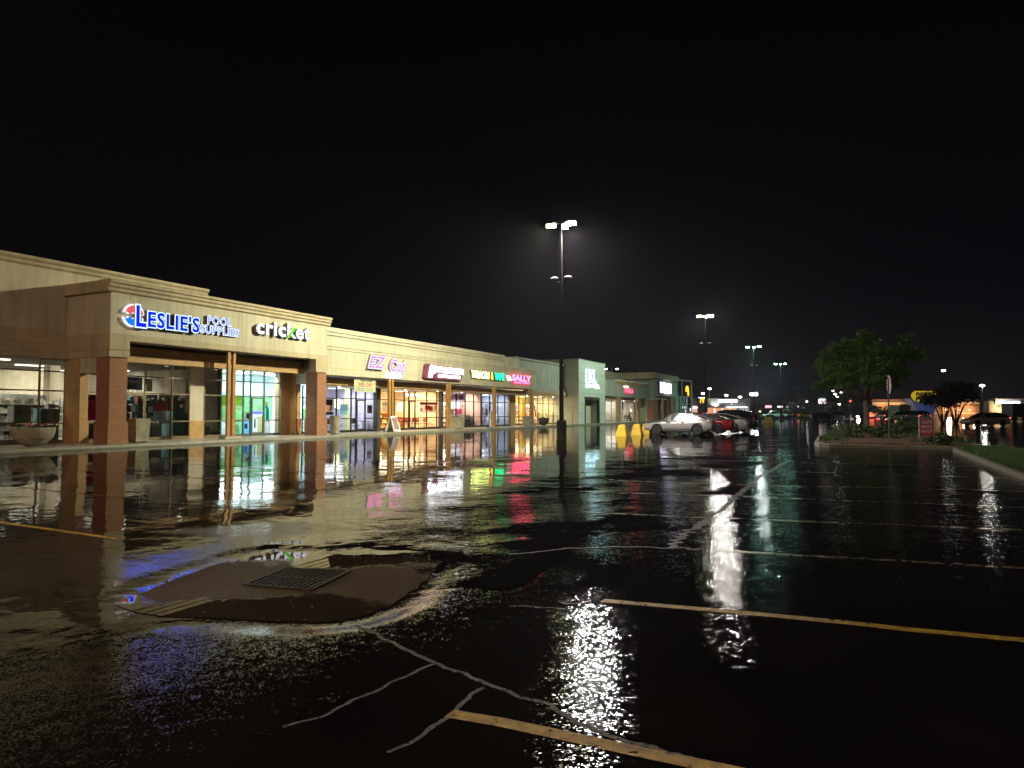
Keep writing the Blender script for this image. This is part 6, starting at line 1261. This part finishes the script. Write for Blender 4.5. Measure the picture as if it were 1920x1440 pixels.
# distant shops with lit signs
D = 300; fs_ = far_root('distant_shops', 1480, D, 'low dark row of shops across the road with small coloured signs', 'building'); X = lambda px: wpx(px-1480, D); Z = lambda py: max(0, zoff(1480, py, D))
m = MB(); m.box(X(1424), X(1600), 5, 25, 0, Z(757)); m.build('wall', P('distant_wall', (.03,.03,.028), .8), fs_, True)
for a, b_, c, d, col, s_, nm in ((1443,764.5,1454,760,(1,.35,.4),2.5,'red_sign'),(1466,764,1475,761,(1,.98,.95),1.6,'white_sign'),(1481,764,1486,761.5,(.9,.4,.9),1.3,'violet_sign'),(1486,763.5,1495,761,(.08,.2,1),1.3,'blue_sign'),(1501.5,763,1506,760,(1,.95,.9),2.5,'tilted_sign'),(1511,765,1516,764,(1,.95,.85),1.5,'slim_sign'),(1431,776,1434,770,(1,.85,.4),2,'doorway_glow')):
    m = MB(); m.box(X(a), X(c), 4.5, 5, Z(b_), Z(d)); m.build(nm, E(nm, col, s_), fs_, True)
m = MB(); m.box(X(1432), X(1450), 2, 5, Z(766), Z(764.6)); m.build('gas_canopy', P('canopy_tan', (.35,.2,.15), .6), fs_, True)
# far vehicles
def fcar(kind, px, D, ang, paint, label, **k):
    g_ = G(px, D); return car(kind, (g_.x, g_.y, 0), yaw + ang, paint, label, group=k.pop('group', 'distant traffic'), cheap=True, name=k.pop('name', 'distant_car'), **k)
fcar('truck', 1452, 165, math.pi, whitep, 'white pickup truck beyond the yellow bases, facing left', cat='truck', name='pickup_truck')
fcar('sedan', 1543, 140, 0, blackp, 'black saloon parked left of the big tree')
fcar('sedan', 1562, 150, .2, greyp, 'grey car just behind the black saloon', head=False)
fcar('sedan', 1510, 190, 0, paintm('yellow_cab_paint', (.4,.33,.03)), 'yellow-green car with red lights far down the road', tail=True)
fcar('sedan', 1474, 190, math.pi*.5, blackp, 'dark car with red tail lights right of the white pickup', tail=True)
fcar('sedan', 1493, 200, -math.pi*.5, greyp, 'small far car with white headlights between the shop signs', head=True)
fcar('suv', 1693, 105, math.pi*.5, paintm('tan_suv_paint', (.2,.17,.13)), 'vehicle with bright red tail lights right of the octagonal sign', tail=True)
fcar('suv', 1716, 98, math.pi*.5, greyp, 'grey van behind the red lawn sign, seen from the rear', tail=True)
fcar('sedan', 1300, 150, math.pi*.5, redp, 'dim red car with lit tail light behind the silver sedan roof', tail=True)
fcar('suv', 1572, 170, .1, blackp, 'dark utility vehicle under the string of road lamps')
D = 104; bt = far_root('box_truck', 1697, 116, 'pale square cargo box above the red tail lights', 'truck'); m = MB(); m.box(-.95,.95,0,3,.9,2.7); m.build('cargo_box', P('pale_box', (.45,.42,.34), .6), bt, True)
for k in (-.8,.8): m = MB(); m.tube([(k-.12,.6,.42),(k+.12,.6,.42)], .42, 14); m.build('wheel', M['tyre'], bt, True)
# utility poles and hedge mass
for i, (px, py) in enumerate(((1494,690),(1540,742))):
    g_ = far_root('utility_pole', px, 230, f'{("tall thin","shorter")[i]} dark utility pole beyond the open lot', 'pole', 'utility poles'); m = MB(); m.tube([(0,0,0),(0,0,zoff(px, py+35, 230))], .15, 6); m.build('shaft', M['bark'], g_, True); m = MB(); m.box(-1.2,1.2,-.06,.06,zoff(px, py+38, 230),zoff(px, py+37, 230)+.1); m.build('crossarm', M['bark'], g_, True)
for i, (px, D, w_, h_, l) in enumerate(((1400,150,14,1.1,'dark clipped hedge in front of the bright restaurant'),(1530,180,14,4.5,'dark broad tree clump right of the far shop signs'),(1580,230,7,5,'rounded green tree lit by the yellowish road lamp'),(1670,150,9,3.2,'round bush in front of the superstore, left of its trees'))):
    g_ = G(px, D, 0); o = root('hedge' if i == 0 else 'round_tree', g_, l, 'hedge' if i == 0 else 'tree', None, yaw); rnd = random.Random(50+i); m = MB()
    for k in range(24): foliage(m, (rnd.uniform(-.5,.5)*w_, rnd.uniform(-1,1), h_*(rnd.uniform(.2,.6) if i == 0 else (.35+.45*rnd.random()))), h_*.35 if i else .7, 70, rnd, .15, .35)
    m.build('crown', M['leafdark'] if i != 2 else M['leaf'], o, True); m = MB(); m.tube([(0,0,0),(0,0,h_*.5)], .15, 6); m.build('trunk', M['bark'], o, True)
# far road kerb strips
for nm, px0, px1, D in (('far_kerb', 1440, 1600, 150), ('far_kerb', 1300, 1420, 165)):
    a = G(px0, D); b_ = G(px1, D); m = MB(); d = (b_ - a).normalized(); nn = Vector((-d.y, d.x, 0)); m.prismZ([tuple((a)[:2]), tuple(b_[:2]), tuple((b_+nn*.3)[:2]), tuple((a+nn*.3)[:2])], -.1, .14); tag(m.build(nm, M['kerb']), kind='structure')

# wet leaves and grit washed up round the drain
rnd = random.Random(99); m = MB(); k = 0
while k < 170:
    i = rnd.randrange(len(PAD)); b_ = PAD[i]; x, y = b_[0] + rnd.gauss(0, .16), b_[1] + rnd.gauss(0, .16)
    if k > 120: x, y = rnd.uniform(-6.4, -4.2), rnd.uniform(4.4, 7.2)
    z = (PADZ if inpoly(x, y, PAD) else zg(x, y)) + .006; s = rnd.uniform(.008, .026); a = rnd.uniform(0, 6.28); c, d = math.cos(a), math.sin(a)
    m.add([(x-c*s, y-d*s, z), (x-d*s*.5, y+c*s*.5, z+.004), (x+c*s, y+d*s, z+.002), (x+d*s*.5, y-c*s*.5, z+.001)], [(0,3,2,1)]); k += 1
tag(m.build('wet_leaf_litter', P('wet_leaf', (.11,.06,.02), .35, var=.6)), 'scattered small wet leaves and grit washed up round the storm drain', 'leaf litter', kind='stuff')

# thin haze volume added over the whole lot to give the lamps halos
hm, hn, ho = newmat('halo_haze'); pv = hn.nodes.new('ShaderNodeVolumePrincipled')
pv.inputs['Color'].default_value = (.88, .86, 1, 1); pv.inputs['Density'].default_value = .00026; pv.inputs['Anisotropy'].default_value = .65
hn.links.new(pv.outputs[0], ho.inputs['Volume'])
m = MB(); m.box(-930, 1230, -80, 2430, -1.4, 22); tag(m.build('haze', hm), kind='stuff')

# facade joints on the strip, and more shop fittings
for y in (41.0, 49.0, 57.0):
    m = MB(); m.box(XM, XM+.004, y-.01, y+.01, 3.9, 5.44); m.build('control_joint', M['tan'], bM)
m = MB(); m.box(XM, XM+.006, 33.0, 64.9, 4.30, 4.32); m.build('reveal_line', M['tan'], bM)
for i, y in enumerate((37.4, 38.9, 40.4)):
    r = root('wall_mirror', (XG-4.3, y, 1.3), f'{("left","middle","right")[i]} framed mirror on the back wall of the salon', 'mirror', 'salon mirrors')
    m = MB(); m.box(-.03, 0, -.42, .42, 0, 1.2); m.build('frame', M['black'], r, True); m = MB(); m.box(.001, .01, -.37, .37, .05, 1.15); m.build('mirror_glass', P('mirror_glass', (.8,.82,.85), .05, 1, var=0), r, True)
for i, (a, b, z1, l) in enumerate(((58.9,60.3,2.3,'tall mixed shelf at the left in the blue-grey shop'),(60.6,62.0,2.1,'mixed shelf at the middle of the blue-grey shop'),(62.2,63.5,2.3,'mixed shelf at the right in the blue-grey shop'))):
    shelf_unit(XG-3.0, a, b, z1, l, [(.6,.6,.7),(.3,.4,.6),(.5,.2,.2),(.2,.2,.3)], 5, 60+i)
for i, (a, b, l) in enumerate(((65.0,67.4,'left shelf of colourful bottles in the beauty shop'),(67.6,70.2,'middle shelf of colourful bottles in the beauty shop'),(70.4,73.0,'third shelf of colourful bottles in the beauty shop'),(73.2,75.6,'right-hand shelf of colourful bottles in the beauty shop'))):
    shelf_unit(XG-2.6, a, b, 2.5, l, [(.8,.7,.5),(.7,.2,.3),(.8,.75,.7),(.4,.2,.5),(.75,.5,.2)], 6, 70+i)
for i, (y, l) in enumerate(((29.9,'left white display counter with small phones in the phone shop'),(31.9,'right white display counter with small phones in the phone shop'))):
    r = root('display_counter', (XG-1.9, y, .156), l, 'counter', 'phone shop counters'); m = MB(); m.box(-.35,.35,-.6,.6,0,.92); m.box(-.4,.4,-.65,.65,.92,.96); m.build('cabinet', M['white'], r, True)
    for k in range(4): m = MB(); m.box(.05,.2,-.5+k*.3,-.42+k*.3,.962,1.08); m.build('phone', M['black'], r, True)
poster('wide white and green mural on the back wall of the phone shop', 28.2, 33.6, 1.2, 3.0, (.72,.8,.82), extra=[(.1,.1,.35,.8,(.3,.6,.32)),(.5,.3,.75,.9,(.25,.5,.75)),(.8,.1,.95,.6,(.3,.6,.32))], X=XG-4.9, tr=.05, name='wall_mural', cat='mural')
shelf_unit(XG-2.6, 45.2, 46.6, 1.9, 'low snack shelf behind the sandwich shop door', [(.8,.3,.1),(.75,.6,.1),(.6,.1,.05)], 4, 81)
for i, (px, py, c, l) in enumerate(((1286,771,(1,.9,.95),'leftmost small glowing board between play tower and restaurant'),(1290,776,(1,.25,.3),'small red glowing board between play tower and restaurant'),(1296,768,(1,.95,.85),'small warm glowing board next to the restaurant wall'),(1283.5,777,(1,.55,.5),'pinkish glowing board at the foot of the play tower'))):
    g_ = far_root('menu_board', px, 175, l, 'sign', 'glowing boards by the restaurant'); H_ = zoff(px, py, 175); m = MB(); m.box(-.3,.3,-.05,.05,H_-.35,H_+.35); m.build('lit_face', E('board_glow', c, 2.5), g_, True); m = MB(); m.tube([(0,0,0),(0,0,H_-.35)], .05, 6); m.build('post', M['steel'], g_, True)
fcar('sedan', 1700, 128, math.pi*.5, paintm('maroon_car_paint', (.12,.01,.02)), 'maroon car with glaring tail lights in the far queue', tail=True)
fcar('sedan', 1655, 150, math.pi*.5, blackp, 'dark car with glaring red tail lights before the arched building', tail=True)
fcar('sedan', 1527, 200, -math.pi*.5, greyp, 'far car with white headlights left of the pylon sign', head=True)
fcar('sedan', 1556, 190, math.pi*.5, greyp, 'far car with red tail lights under the pylon sign', tail=True)
fcar('sedan', 1425, 205, -math.pi*.5, greyp, 'far car with white headlights right of the restaurant', head=True)
